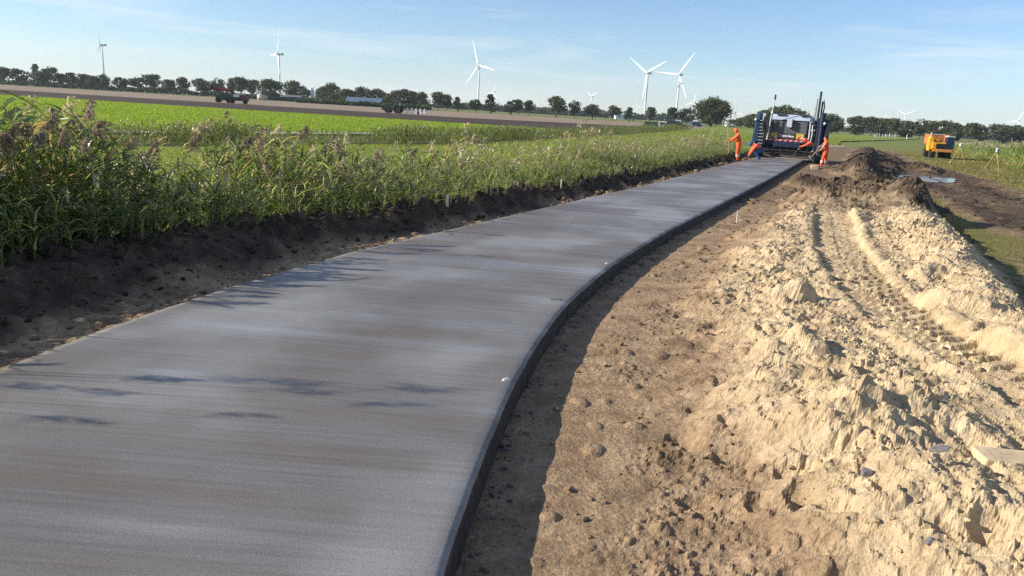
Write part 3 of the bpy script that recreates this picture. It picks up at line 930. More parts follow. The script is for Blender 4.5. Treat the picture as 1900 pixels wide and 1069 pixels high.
def reed_parts(r, H=1.0, nleaf=10, seg=4, plume=True, nstrand=16, stemseg=5, lean=0.10, wleaf=0.016):
    """one reed of height H at the origin, bending towards +x; returns stem, leaves, plume accumulators"""
    stem, leaves, pl = Acc(), Acc(), Acc()
    ts = np.linspace(0, 1, stemseg + 1)
    ph = r.uniform(-0.5, 0.5)
    cx = lean * ts ** 2 * H + 0.02 * np.sin(ts * 5 + ph)
    cy = 0.06 * r.uniform(-1, 1) * ts ** 2 * H
    cz = ts * H
    P = np.stack([cx, cy, cz], 1)
    rad_ = 0.0055 * (1 - 0.6 * ts)
    sc = np.array(LEAFC[r.integers(0, 3)]) * 0.6 + np.array(DRYC[0]) * 0.4
    for a in (0.0, 2.1):
        v, f = ribbon(P, rad_, np.array((cos(a), sin(a), 0)))
        stem.add(v, f, sc)
    for k in range(nleaf):
        t = r.uniform(0.10, 0.93) if nleaf > 5 else r.uniform(0.2, 0.9)
        base = np.array([np.interp(t, ts, P[:, i]) for i in range(3)])
        az = r.normal(0.0, 1.15)                      # most blades stream downwind
        if r.random() < 0.25: az += pi
        L_ = r.uniform(0.30, 0.62) * (0.7 + 0.4 * sin(pi * t)) * min(1.0, 0.55 + 0.45 * H)
        el = r.uniform(0.5, 1.25)
        droop = r.uniform(0.6, 2.0)
        d = np.array((cos(az), sin(az)))
        pts = [base]; e = el
        for j in range(seg):
            stp = L_ / seg
            pts.append(pts[-1] + np.array((d[0] * cos(e), d[1] * cos(e), sin(e))) * stp)
            e -= droop / seg
        w = wleaf * r.uniform(0.7, 1.35) * np.array([0.55, 1.0, 0.85, 0.5, 0.04][:seg + 1] if seg == 4 else np.linspace(0.9, 0.05, seg + 1))
        tw = r.uniform(-0.7, 0.7)
        side = np.array((-d[1] * cos(tw), d[0] * cos(tw), sin(tw)))
        v, f = ribbon(pts, w, side)
        u = r.random()
        col = np.array(DRYC[r.integers(0, 3)]) if u < 0.16 else np.array(LEAFC[r.integers(0, len(LEAFC))])
        leaves.add(v, f, col * r.uniform(0.75, 1.25))
    if plume:
        top = P[-1]
        nod = np.array((0.55, r.uniform(-0.3, 0.3), 0.75)); nod /= np.linalg.norm(nod)
        Lp = r.uniform(0.24, 0.38)
        pc = np.array(PLUMEC[r.integers(0, 4)])
        for k in range(nstrand):
            t = r.random() ** 0.8
            b0 = top + nod * Lp * t * 0.75 - np.array((0, 0, 0.02))
            az = r.uniform(0, 2 * pi)
            o = np.array((cos(az) * 0.5 + 0.55, sin(az) * 0.5, 0.55 - 0.9 * r.random()))
            o /= np.linalg.norm(o)
            l = Lp * r.uniform(0.28, 0.55) * (1.15 - 0.75 * t)
            p1 = b0 + o * l * 0.55 + nod * l * 0.2
            p2 = b0 + o * l + np.array((0.02, 0, -0.35 * l))
            sd = np.cross(o, np.array((r.uniform(-1, 1), r.uniform(-1, 1), 0.4)))
            sd /= np.linalg.norm(sd) + 1e-6
            ww = 0.010 if nstrand < 24 else 0.0058
            v, f = ribbon([b0, p1, p2], np.array([0.5, 1.0, 0.2]) * ww, sd)
            pl.add(v, f, pc * r.uniform(0.7, 1.3))
    return stem, leaves, pl

def merge(accs):
    A = Acc()
    for a in accs:
        if a.n:
            A.add(*a.arr()[:2], a.arr()[2])
    return A.arr()

def scatter(name, templates, places, m, label, cat, kind='stuff'):
    """places: (x, y, z, angle, scale, shade); one mesh"""
    Vs, Fs, Cs, n = [], [], [], 0
    places = np.asarray(places)
    which = rng.integers(0, len(templates), len(places))
    for ti, (v, f, c) in enumerate(templates):
        P = places[which == ti]
        if not len(P): continue
        ca, sa = np.cos(P[:, 3])[:, None], np.sin(P[:, 3])[:, None]
        s = P[:, 4][:, None]
        x = (v[None, :, 0] * ca - v[None, :, 1] * sa) * s + P[:, 0][:, None]
        y = (v[None, :, 0] * sa + v[None, :, 1] * ca) * s + P[:, 1][:, None]
        z = v[None, :, 2] * s + P[:, 2][:, None]
        Vs.append(np.stack([x, y, z], 2).reshape(-1, 3))
        Fs.append((f[None] + (np.arange(len(P)) * len(v))[:, None, None] + n).reshape(-1, f.shape[1]))
        Cs.append((c[None] * P[:, 5][:, None, None]).reshape(-1, 3))
        n += len(P) * len(v)
    o = np_mesh(name, np.concatenate(Vs), np.concatenate(Fs), m, colors=np.concatenate(Cs))
    return tag(o, label, cat, kind=kind)

T_near = [merge(reed_parts(rng, rng.uniform(0.85, 1.1) * 1.6, rng.integers(10, 14), 4, i % 6 == 0, 20, 5, rng.uniform(0.06, 0.24), 0.0185)) for i in range(18)]
T_leafy = [merge(reed_parts(rng, rng.uniform(0.40, 0.65), rng.integers(7, 10), 3, False, 0, 3, rng.uniform(0.05, 0.3), 0.018)) for i in range(8)]
T_mid = [merge(reed_parts(rng, rng.uniform(0.85, 1.1) * 1.3, 11, 3, i % 4 == 0, 11, 3, rng.uniform(0.08, 0.25), 0.015)) for i in range(12)]
T_far = [merge(reed_parts(rng, rng.uniform(0.85, 1.15), 6, 2, i % 2 == 0, 6, 2, rng.uniform(0.08, 0.25), 0.030)) for i in range(8)]

# roadside reed bed in the ditch behind the bank
near, leafy, mid = [], [], []
for _ in range(15000):
    y = math.exp(rng.uniform(math.log(4.6), math.log(52)))
    c0 = float(np.interp(y, *_CD))
    off = -0.22 + (4.6 if y < 9.5 else 3.3) * rng.random() ** 1.1
    if rng.random() > np.interp(y, [4.6, 8, 20, 40, 52], [0.24, 0.30, 0.37, 0.58, 0.55]): continue
    d_ = c0 + off
    x, _y, z = LP(d_, y)
    clump = float(fbm(np.array([x]), np.array([y]), 1.8, 3, 301)[0])
    if clump < -0.28 and rng.random() < 0.6: continue
    hmax = np.interp(y, [4, 8.5, 10.5, 14, 22, 50], [2.6, 2.5, 2.12, 1.95, 1.80, 1.70])
    # lower at the road-side edge of the bed, so that its shade stays behind the bank
    h = hmax * (0.76 + 0.34 * clump + rng.normal(0, 0.11)) * np.interp(off, [-0.22, 0.5, 1.1, 1.9, 3.6], [0.20, 0.42, 0.78, 1.0, 1.0])
    h = max(0.22, min(h, 0.19 + 0.47 * (d_ - 0.43) - z + rng.normal(0, 0.06) + (0.30 if 6.3 < y < 9.2 and d_ > 3.0 else 0.0)))      # low at the road side, tall at the back
    ang = rng.normal(0.0, 0.55)
    sh = rng.uniform(0.75, 1.2)
    if h < 0.62:
        leafy.append((x, y, z - 0.03, rng.uniform(0, 6.28), h / 0.52, sh))
    elif y < 17:
        near.append((x, y, z - 0.03, ang, h / 1.6, sh))
    else:
        mid.append((x, y, z - 0.03, ang, h / 1.3, sh))
T_edge = [merge(reed_parts(rng, 1.75, 0, 4, True, 34, 6, 0.12, 0.012)) for _ in range(5)]
edge = []
for y0_, n_ in ((4.36, 3), (4.5, 2), (4.68, 4), (4.85, 2), (9.95, 3), (13.2, 2)):      # taller stems at the edge that throw shade on the slab
    for _ in range(n_):
        y = y0_ + rng.normal(0, 0.05)
        x, _y, z = LP(float(np.interp(y, *_CD)) + rng.uniform(0.2, 1.0), y)
        edge.append((x, y, z - 0.03, rng.normal(0, 0.3), rng.uniform(0.9, 1.15) * (1.0 if y < 6 else 0.72), 1.0))
for _ in range(120):                                    # the tall leafy clump at the left
    px = 215 * rng.random() ** 1.2 - 30
    Yd = rng.uniform(7.4, 10.2)
    q = AT(px, HZ(px), Yd)
    dl = (float(XL(Yd)) - q.x) * float(COSF(Yd))
    if dl < 2.4: continue
    x, y, z = LP(min(dl, 8.5), Yd)
    near.append((x, y, z - 0.03, rng.normal(0, 0.5), (np.interp(px, [-30, 130, 185], [1.95, 1.85, 1.45]) * rng.uniform(0.8, 1.05) - z) / 1.6, rng.uniform(0.8, 1.1)))
scatter('edge_reeds', T_edge, edge, M_reed, 'few taller plumed reed stems at the road side of the bed', 'reeds')
scatter('reed_bed', T_near, near, M_reed, 'dense green reeds with feathery brown plumes left of the road', 'reeds')
scatter('bank_weeds', T_leafy, leafy, M_reed, 'low leafy green weeds on top of the earth bank', 'weeds')
scatter('distant_reed_bed', T_mid, mid, M_reed, 'reeds along the left roadside reaching to the workers', 'reeds')

# single tall reeds that stand out above the bed
TALL = [(62, 182, 8.3, 'hooked pale plume'), (118, 190, 8.9, 'slender plume'), (38, 225, 7.6, 'bushy mauve plume'), (88, 210, 8.1, 'narrow dark plume'),
        (165, 196, 8.6, 'broad brown plume leaning right'), (150, 218, 8.0, 'two-toned plume'), (384, 208, 10.4, 'small plume and long side leaves'),
        (348, 232, 9.8, 'dark curled plume'), (265, 240, 10.6, 'short plume'), (228, 236, 10.0, 'thin bent plume'), (630, 255, 12.0, 'pale leaning plume'),
        (545, 222, 13.5, 'loose brown plume'), (25, 262, 6.9, 'dusty pink plume'), (300, 262, 8.6, 'drooping plume'), (470, 262, 10.5, 'ragged plume'), (180, 300, 7.4, 'low spreading plume'),
        (12, 205, 7.9, 'upright straw plume'), (140, 176, 9.4, 'feathery dark tip'), (55, 245, 7.2, 'fluffy grey plume'), (105, 232, 7.7, 'half-open plume'), (205, 262, 8.3, 'curved slim plume'), (690, 262, 13.6, 'wispy plume'), (760, 258, 14.6, 'tan plume')]
WHERE = ['at the far left edge', 'left of the ploughed strip', 'nearest the left edge', 'in the left foreground', 'beside the tallest clump', 'in front of the green field',
         'standing alone before the crop field', 'just left of the lone tall reed', 'in the gap of the reed bed', 'behind the first clump', 'near the bend of the road',
         'rising before the ploughed field', 'at the picture border', 'in the middle of the bed', 'above the dark bank', 'close to the earth bank',
         'touching the left border', 'as the highest of the left clump', 'low in the left clump', 'right inside the left clump', 'right of the left clump', 'left of the white stake', 'above the white stake']
for i, (px, py, Yd, look) in enumerate(TALL):
    top = AT(px, py, Yd)
    c0 = float(np.interp(Yd, *_CD))
    dl = max(c0 + 0.5, (float(XL(Yd)) - top.x) * float(COSF(Yd)) + 0.15)
    x, y, z = LP(dl, Yd)
    H_ = max(1.1, top.z - z - 0.30)
    e = empty('reed', (x, y, z - 0.02), rng.normal(0, 0.35))
    st, lv, pm = reed_parts(rng, H_, 13, 4, True, 90, 8, rng.uniform(0.04, 0.14), 0.012)
    np_mesh('stem', *st.arr()[:2], M_reed, e, st.arr()[2])
    v, f, c = lv.arr()
    for k in range(len(v) // 10):
        np_mesh('leaf', v[k * 10:k * 10 + 10], np.array([(j, j + 1, 6 + j, 5 + j) for j in range(4)]), M_reed, e, c[k * 10:k * 10 + 10])
    np_mesh('plume', *pm.arr()[:2], M_plume, e, pm.arr()[2])
    tag(e, f'tall reed with {look} {WHERE[i]}', 'reed', 'tall reeds above the roadside bed')

# reeds in the second ditch, between meadow and crop field
pl_ = []
_hx = np.array([mdL[0]] + [p[0] for p in md]); _hy = np.array([mdL[1]] + [p[1] for p in md])
seglen = np.concatenate([[0], np.cumsum(np.hypot(np.diff(_hx), np.diff(_hy)))])
for _ in range(6000):
    y = math.exp(rng.uniform(math.log(22), math.log(230)))
    x = np.interp(y, _hy, _hx)
    wdt = 2.0 + y * 0.02
    o_ = rng.uniform(0, 1)
    x, y = x - 0.45 * o_ * wdt * 1.1, y + o_ * wdt * 1.1
    cl_ = float(fbm(np.array([x]), np.array([y]), 6.0, 3, 311)[0])
    h = (0.62 + 0.35 * cl_ + rng.normal(0, 0.10)) * np.interp(y, [30, 60, 110, 250], [1.0, 1.05, 1.15, 1.4])
    pl_.append((x, y, -0.15, rng.normal(0, 0.8), max(0.35, h) * 1.1, rng.uniform(0.55, 0.9)))
scatter('ditch_reeds', T_far, pl_, M_reed, 'dark green ditch reeds between meadow and crop field', 'reeds')

# reeds on the far right beyond the grass verge
pl_ = []
for _ in range(4600):
    y = 36 + 99 * rng.random() ** 1.5
    x = 12.0 + 0.44 * y + rng.uniform(0, 5.0) + 0.6 * sin(y * 0.3)
    if x < 31.5 + (y - 50) * 0.30: x += 1.5
    cl_ = float(fbm(np.array([x]), np.array([y]), 4.0, 3, 312)[0])
    pl_.append((x, y, -0.1, rng.normal(0, 0.8), (1.75 + 0.5 * cl_ + rng.normal(0, 0.15)) * np.interp(y, [36, 58, 75, 135], [1.0, 1.0, 0.70, 0.5]), rng.uniform(1.0, 1.6)))
scatter('verge_reeds', T_far, pl_, M_reed, 'tall grey-green reeds along the right-hand verge', 'reeds')

# grass and crop tufts
def tuft(r, n, h, w, cols, spread=0.06):
    A = Acc()
    for _ in range(n):
        az = r.uniform(0, 2 * pi); d = np.array((cos(az), sin(az), 0))
        b0 = np.array((r.normal(0, spread), r.normal(0, spread), -0.02))
        hh_ = h * r.uniform(0.6, 1.2); ln_ = r.uniform(0.15, 0.8)
        pts = [b0, b0 + d * hh_ * ln_ + np.array((0, 0, hh_ * 0.95))]
        sd = np.array((-d[1], d[0], 0.0))
        v, f = ribbon(pts, np.array([1.0, 0.25]) * w, sd)
        A.add(v, f, np.array(cols[r.integers(0, len(cols))]) * r.uniform(0.8, 1.2))
    return A.arr()
GC = [(0.13, 0.155, 0.032), (0.18, 0.19, 0.05), (0.24, 0.225, 0.085), (0.29, 0.24, 0.12)]
CC = [(0.155, 0.235, 0.020), (0.20, 0.285, 0.026), (0.245, 0.335, 0.036)]
T_g = [tuft(rng, 9, 0.05, 0.005, GC, 0.07) for _ in range(6)]
T_gf = [tuft(rng, 7, 0.075, 0.016, GC, 0.16) for _ in range(6)]
T_c = [tuft(rng, 7, 0.06, 0.04, CC, 0.18) for _ in range(6)]
T_m = [tuft(rng, 7, 0.055, 0.024, [(0.15, 0.19, 0.030), (0.19, 0.23, 0.04), (0.24, 0.265, 0.06)], 0.14) for _ in range(6)]
gA, gB = [], []
for _ in range(26000):
    y = math.exp(rng.uniform(math.log(6.0), math.log(92)))
    i = int(np.clip(np.searchsorted(yr_, y), 0, NR - 1))
    x = rng.uniform(float(XE(y)) + 4.5 / float(COSF(y)), 0.86 * y + 3.0) if 0.86 * y + 3.0 > float(XE(y)) + 4.6 / float(COSF(y)) else None
    if x is None: continue
    g_ = float(np.interp(x, RX_[i], RG_[i]))
    if rng.random() > g_ * 1.1 - 0.2: continue
    (gA if y < 22 else gB).append((x, y, float(np.interp(x, RX_[i], RZ_[i])), rng.uniform(0, 6.28), rng.uniform(0.6, 1.3) * (1 if y < 22 else 1 + y / 80), rng.uniform(0.75, 1.15)))
scatter('verge_grass', T_g, gA, M_grass, 'short green grass beside the mud behind the sand', 'grass')
scatter('far_verge_grass', T_gf, gB, M_grass, 'green grass verge round the mud track on the right', 'grass')

def in_poly(P, poly):
    x, y = P[:, 0], P[:, 1]; r = np.zeros(len(P), bool); n = len(poly)
    for i in range(n):
        (x0_, y0_), (x1_, y1_) = poly[i], poly[(i + 1) % n]
        c_ = ((y0_ > y) != (y1_ > y)) & (x < (x1_ - x0_) * (y - y0_) / (y1_ - y0_ + 1e-12) + x0_)
        r ^= c_
    return r
def field_scatter(name, poly, n, T, z, y0_, y1_, sfun, label, cat):
    y = np.exp(rng.uniform(math.log(y0_), math.log(y1_), n))
    x = rng.uniform(-0.80, 0.62, n) * y
    k = in_poly(np.stack([x, y], 1), poly)
    x, y = x[k], y[k]
    pl = np.stack([x, y, np.full(len(x), z), rng.uniform(0, 6.28, len(x)), sfun(y) * rng.uniform(0.7, 1.25, len(x)), rng.uniform(0.85, 1.15, len(x))], 1)
    return scatter(name, T, pl, M_grass, label, cat)
field_scatter('crop_plants', [tkL] + tk[:6] + [gt1, gt0, gtL], 42000, T_c, -0.14, 33, 140, lambda y: 0.75 + y / 110, 'rows of bright green young crop plants', 'crop')
_mp = [mdL] + md + [mdF, (mdF[0] + 95, mdF[1] - 10), (62, 150), (46, 112)] + [(float(XL(y)) - 5.2 / float(COSF(y)), y) for y in (90, 60, 40, 25, 15)] + [(-60, 10)]
field_scatter('meadow_grass', _mp, 42000, T_m, -0.12, 14, 190, lambda y: 0.7 + y / 70, 'soft green grass of the meadow strip', 'grass')

# ------------------------------------------------------------------ trees
def crown_arrays(r, lobes, per, size, shape):
    A = Acc()
    ctr = []
    for k in range(lobes):
        if shape == 'round':
            a, b_ = r.uniform(0, 2 * pi), r.uniform(-0.9, 1.0)
            q = (1 - abs(b_) ** 2) ** 0.5 * r.uniform(0.25, 1.0)
            c_ = np.array((cos(a) * q * 0.36, sin(a) * q * 0.36, 0.60 + b_ * 0.27)); R_ = r.uniform(0.12, 0.20)
        elif shape == 'poplar':
            t = k / (lobes - 1)
            c_ = np.array((r.normal(0, 0.07), r.normal(0, 0.07), 0.25 + 0.66 * t)); R_ = 0.17 * (1.05 - 0.75 * t) + 0.03
        else:                                                     # broad, rounded top, crown down to the ground
            a, b_ = r.uniform(0, 2 * pi), r.uniform(-1, 1)
            q = (1 - abs(b_) ** 2) ** 0.5 * r.uniform(0.3, 1.0)
            c_ = np.array((cos(a) * q * 0.40, sin(a) * q * 0.40, 0.50 + b_ * 0.34)); R_ = r.uniform(0.14, 0.22)
        ctr.append((c_, R_))
    for c_, R_ in ctr:
        g = r.uniform(0.75, 1.2)
        for _ in range(per):
            d = r.normal(0, 1, 3); d /= np.linalg.norm(d)
            p = c_ + d * R_ * r.uniform(0.55, 1.05) * np.array((1, 1, 0.85))
            nrm = d + r.normal(0, 0.6, 3); nrm /= np.linalg.norm(nrm)
            u = np.cross(nrm, r.normal(0, 1, 3)); u /= np.linalg.norm(u) + 1e-6
            w = np.cross(nrm, u)
            s = size * r.uniform(0.6, 1.3)
            v = np.array([p - u * s, p - w * s * 0.7, p + u * s, p + w * s * 0.7])
            col = np.array((0.062, 0.076, 0.030)) * g * r.uniform(0.75, 1.3)
            if r.random() < 0.12: col = np.array((0.10, 0.10, 0.035)) * g
            A.add(v, np.array([[0, 1, 2, 3]]), col)
    return A.arr()

def crown_data(arrs):
    o = np_mesh('crown', *arrs[:2], M_tree, None, arrs[2])
    me = o.data
    bpy.data.objects.remove(o)
    return me
def trunk_data(hc_, r0, limbs, seed):
    r = random.Random(seed)
    mb = MB()
    mb.tube([(0, 0, -0.02), (r.uniform(-.01, .01), 0, hc_ * 0.5), (r.uniform(-.02, .02), r.uniform(-.02, .02), hc_), (0, 0, 0.62)], [r0 * 1.25, r0, r0 * 0.8, r0 * 0.35], 7)
    for k in range(limbs):
        a = k * 2 * pi / limbs + r.uniform(-0.4, 0.4)
        h0_ = hc_ * r.uniform(0.8, 1.3)
        mb.tube([(0, 0, h0_), (cos(a) * 0.12, sin(a) * 0.12, h0_ + 0.12), (cos(a) * 0.24, sin(a) * 0.24, h0_ + 0.30)], [r0 * 0.55, r0 * 0.4, r0 * 0.15], 5)
    return mb.mesh('trunk', M_bark)
CROWN = {'round': [crown_data(crown_arrays(rng, 24, 62, 0.042, 'round')) for _ in range(7)],
         'poplar': [crown_data(crown_arrays(rng, 12, 60, 0.036, 'poplar')) for _ in range(2)],
         'broad': [crown_data(crown_arrays(rng, 32, 64, 0.040, 'broad')) for _ in range(4)],
         'big': [crown_data(crown_arrays(rng, 70, 90, 0.028, 'broad'))]}
TRUNK = [trunk_data(0.26, 0.020, 5, k) for k in range(4)]
ORD = ['first', 'second', 'third', 'fourth', 'fifth', 'sixth', 'seventh', 'eighth', 'ninth', 'tenth', 'eleventh', 'twelfth', 'thirteenth', 'fourteenth', 'fifteenth', 'sixteenth', 'seventeenth', 'eighteenth', 'nineteenth', 'twentieth',
       'twenty-first', 'twenty-second', 'twenty-third', 'twenty-fourth', 'twenty-fifth', 'twenty-sixth', 'twenty-seventh', 'twenty-eighth', 'twenty-ninth', 'thirtieth']
def tree(px, top, wpx, Yd, shape, label, group, k):
    x = AT(px, HZ(px), Yd).x
    Hm = AT(px, top, Yd).z + 0.3
    Wm = wpx / FPX * Yd
    e = empty('tree', (x, Yd, -0.3), rng.uniform(0, 6.28))
    cr_ = bpy.data.objects.new('crown', CROWN[shape][k % len(CROWN[shape])])
    tr_ = bpy.data.objects.new('trunk', TRUNK[k % 4])
    for o in (cr_, tr_):
        COL.objects.link(o); o.parent = e
    wn = {'round': 0.98, 'poplar': 0.44, 'broad': 1.08, 'big': 1.08}[shape]
    e.scale = (1.30 * Wm / wn, 1.30 * Wm / wn, Hm / 0.97)
    tag(e, label, 'tree', group)
ROW_L = [(5, 125, 26), (35, 128, 29), (65, 120, 17, 'poplar'), (76, 134, 24), (95, 126, 25), (111, 136, 20), (131, 135, 23), (154, 138, 31), (174, 141, 22), (192, 138, 25), (222, 144, 26), (256, 145, 27), (283, 137, 30), (313, 148, 26), (340, 144, 24),
         (373, 146, 30), (404, 146, 25), (430, 145, 20), (447, 144, 30), (468, 147, 28), (501, 146, 42, 'broad'), (545, 150, 35, 'broad')]
for i, t in enumerate(ROW_L):
    sh = t[3] if len(t) > 3 else 'round'
    kind_ = {'round': 'round-crowned tree', 'poplar': 'slender tall tree', 'broad': 'broad bushy tree'}[sh]
    tree(t[0], t[1] - 1.0, t[2] * 1.08, 520 + 14 * ((i * 7) % 5 - 2), sh, f'{kind_}, {ORD[i]} from the left in the far tree row', 'trees in the far left row', i)
ROW_F = [(567, 163, 16), (599, 161, 28), (614, 154, 34), (624, 169, 28), (644, 164, 32), (670, 161, 34), (697, 165, 38), (722, 172, 32), (750, 164, 42), (770, 171, 30), (783, 171, 22)]
for i, t in enumerate(ROW_F):
    tree(t[0], t[1] - 0.5, t[2] * 1.1, 440 + 10 * ((i * 3) % 4), 'broad', f'dark bushy tree, {ORD[i]} from the silos in the farmyard wood', 'trees round the farm', i)
ROW_M = [(813, 170, 23, 'round', 'beside a twin right of the farmyard wood'), (828, 174, 21, 'round', 'twin standing right of its taller neighbour'), (850, 180, 15, 'poplar', 'small slim one left of a wind turbine tower'),
         (883, 184, 21, 'round', 'in front of the third wind turbine tower'), (911, 175, 20, 'poplar', 'ragged tall one right of the third turbine'), (949, 185, 18, 'poplar', 'left one of a close pair in the open field'), (962, 184, 18, 'round', 'right one of a close pair in the open field'), (982, 186, 20, 'round', 'lone round one right of the close pair'),
         (1032, 177.5, 32, 'round', 'tallest one in the middle of the horizon'), (1066, 186, 21, 'round', 'right of the tallest middle tree'), (1100, 193, 27, 'round', 'below a small distant turbine'), (1138, 196, 23, 'round', 'left of the pale long building'),
         (1168, 199, 16, 'poplar', 'thin one in front of the pale building'), (1206, 198, 20, 'round', 'right against the nearest turbine tower'), (1248, 199, 25, 'round', 'behind the dark tractor'), (1274, 201, 25, 'round', 'left of the biggest tree')]
for i, t in enumerate(ROW_M):
    tree(t[0], t[1], t[2] * 1.1, 430, t[3], 'dark green tree, ' + t[4], 'single trees on the horizon', i)
tree(1320, 178, 66, 400, 'big', 'biggest dense dark tree left of the paver', 'single trees on the horizon', 0)
ROW_B = [(1362, 221, 22, 520), (1376, 218, 24, 490), (1390, 213, 26, 460), (1404, 207, 30, 430), (1420, 202, 34, 405), (1436, 197, 36, 385), (1452, 194.5, 38, 370), (1468, 197, 36, 365), (1482, 203, 28, 360)]
for i, t in enumerate(ROW_B):
    tree(t[0], t[1], t[2] * 1.25, t[3], 'broad', f'leafy tree, {ORD[i]} from the left in the mass behind the paver', 'tree mass behind the paver', i)
ROW_R = [(1542, 211, 34), (1556, 223, 17), (1590, 213, 31), (1617, 215, 27), (1635, 219, 26), (1656, 219, 26), (1681, 222, 32), (1707, 221, 32), (1730, 224, 22), (1755, 224, 32), (1775, 229, 20), (1800, 227, 30), (1820, 231.5, 20), (1847, 229, 31), (1865, 230.5, 24), (1881, 231, 26), (1894, 235, 25), (1918, 235, 32)]
for i, t in enumerate(ROW_R):
    tree(t[0], t[1], t[2] * 1.22, 400 - 6 * (i % 3), 'round' if i % 2 else 'broad', f'round dark tree, {ORD[i]} right of the paver in the right-hand row', 'trees in the right-hand row', i + 2)

def thicket(name, x0_, x1_, Y0, depth, h, n, label, cat, size=1.0, cc=(0.055, 0.075, 0.027), z0=-0.3):
    """low mass of foliage nobody could count"""
    x = rng.uniform(x0_, x1_, n); y = Y0 + rng.uniform(0, depth, n)
    hh_ = h * (0.65 + 0.45 * fbm(x, y, (x1_ - x0_) / 14, 4, int(Y0) % 97))
    z = z0 + hh_ * rng.random(n) ** 0.7
    d = rng.normal(0, 1, (n, 3)); u = np.cross(d, rng.normal(0, 1, (n, 3))); u /= np.linalg.norm(u, axis=1)[:, None]
    w = np.cross(u, d); w /= np.linalg.norm(w, axis=1)[:, None]
    s = size * rng.uniform(0.6, 1.3, n)[:, None]
    P = np.stack([x, y, z], 1)
    V = np.stack([P - u * s, P - w * s, P + u * s, P + w * s], 1).reshape(-1, 3)
    V[:, 2] = np.maximum(V[:, 2], z0 - 0.2)
    F = np.arange(4 * n).reshape(n, 4)
    c_ = np.array(cc)[None] * rng.uniform(0.7, 1.35, n)[:, None]
    return tag(np_mesh(name, V, F, M_tree, colors=np.repeat(c_, 4, 0)), label, cat, kind='stuff')
a0, a1 = AT(560, HZ(560), 400).x, AT(800, HZ(800), 400).x
thicket('farm_hedge', a0 - 2, a1, 395, 8, 3.2, 2600, 'low green hedge in front of the farmyard', 'hedge', 0.7, (0.05, 0.085, 0.03))
a0, a1 = AT(-60, HZ(0), 560).x, AT(480, HZ(480), 560).x
thicket('hedge_under_trees', a0, a1, 560, 10, 5.2, 4200, 'dark undergrowth below the far left tree row', 'undergrowth', 0.9)
a0, a1 = AT(800, HZ(800), 900).x, AT(1290, HZ(1290), 900).x
thicket('horizon_wood', a0, a1, 900, 40, 9.0, 3000, 'low blue-green wood along the middle horizon', 'wood', 2.2)
a0, a1 = AT(1480, HZ(1480), 800).x, AT(2000, HZ(2000), 800).x
thicket('right_horizon_wood', a0, a1, 800, 40, 7.0, 2600, 'low wood glimpsed under the right-hand tree row', 'wood', 1.9)

# ================================================================== wind turbines
M_turb = mat('turbine_white', (0.80, 0.81, 0.80), 0.45, var=0.04, scale=0.1)
M_nac = mat('turbine_nacelle', (0.30, 0.33, 0.33), 0.5, var=0.08, scale=0.3)
M_tbase = mat('turbine_tower', (0.70, 0.72, 0.70), 0.5, var=0.05, scale=0.05)
HUBH, BL = 96.0, 56.0
def tower_me():
    return MB().lathe([(2.3, 0), (2.1, 20), (1.9, 50), (1.5, 80), (1.25, 93.6)], (0, 0, -0.3), 'z', 20).mesh('tower', M_tbase, True)
def blade_me():
    """blade along +z, chord in x, thickness in y; root at origin"""
    A = []
    st = [(0, 1.1, 1.1), (3, 1.2, 1.0), (9, 2.3, 0.65), (16, 2.0, 0.45), (30, 1.35, 0.28), (44, 0.8, 0.16), (53, 0.42, 0.09), (56, 0.10, 0.04)]
    bm_ = bmesh.new(); rings = []
    for z, c, t in st:
        bend = -2.2 * (z / 56) ** 2
        sweep = 0.9 * (z / 56) ** 2
        ring = [bm_.verts.new((c * cos(a) * (1.0 if cos(a) < 0 else 0.75) + sweep, t * sin(a) + bend, z)) for a in np.linspace(0, 2 * pi, 12, endpoint=False)]
        rings.append(ring)
    for i in range(len(rings) - 1):
        for k in range(12):
            bm_.faces.new((rings[i][k], rings[i][(k + 1) % 12], rings[i + 1][(k + 1) % 12], rings[i + 1][k]))
    bm_.faces.new(rings[0][::-1]); bm_.faces.new(rings[-1])
    bmesh.ops.recalc_face_normals(bm_, faces=bm_.faces)
    me = bpy.data.meshes.new('blade'); bm_.to_mesh(me); bm_.free()
    me.materials.append(M_turb)
    me.polygons.foreach_set('use_smooth', np.ones(len(me.polygons), bool))
    return me
TOWER_ME, BLADE_ME = tower_me(), blade_me()
NAC_ME = MB().span((-1.9, -3.0, -1.8), (1.9, 9.5, 2.0), bevel=0.6).span((-1.5, 6.0, 2.0), (1.5, 9.3, 3.6), bevel=0.3).mesh('nacelle', M_nac)
HUB_ME = MB().lathe([(0.15, -3.0), (1.1, -2.6), (1.7, -1.4), (1.8, 0.4), (1.5, 1.6)], (0, 0, 0), 'y', 16).mesh('hub', M_turb, True)
def turbine(px, py, label, phase, yaw, group, bl=1.0, base_cut=None):
    r = FW + RT * ((px - 950.0) / FPX) + UP * ((534.5 - py) / FPX)
    t = (HUBH - HC) / r.z
    x, y = r.x * t, r.y * t
    e = empty('wind_turbine', (x, y, 0))
    def ch(name, me, parent, loc=(0, 0, 0), rot=(0, 0, 0)):
        o = bpy.data.objects.new(name, me); COL.objects.link(o); o.parent = parent; o.location = loc; o.rotation_euler = rot
        return o
    ch('tower', TOWER_ME, e)
    # rotor axis: local -y is upwind; yaw turns it round z
    n_ = ch('nacelle', NAC_ME, e, (0, 0, HUBH - 1.0), (0, 0, yaw))
    h_ = ch('hub', HUB_ME, e, (Matrix.Rotation(yaw, 3, 'Z') @ Vector((0, -4.4, 0))) + Vector((0, 0, HUBH - 0.8)), (0, 0, yaw))
    for k in range(3):
        b_ = ch('blade', BLADE_ME, h_, (0, 0, 0), (0, rad(phase) + k * 2 * pi / 3, 0))
        b_.scale = (1.25, 1.25, bl)
    tag(e, label, 'wind turbine', group)
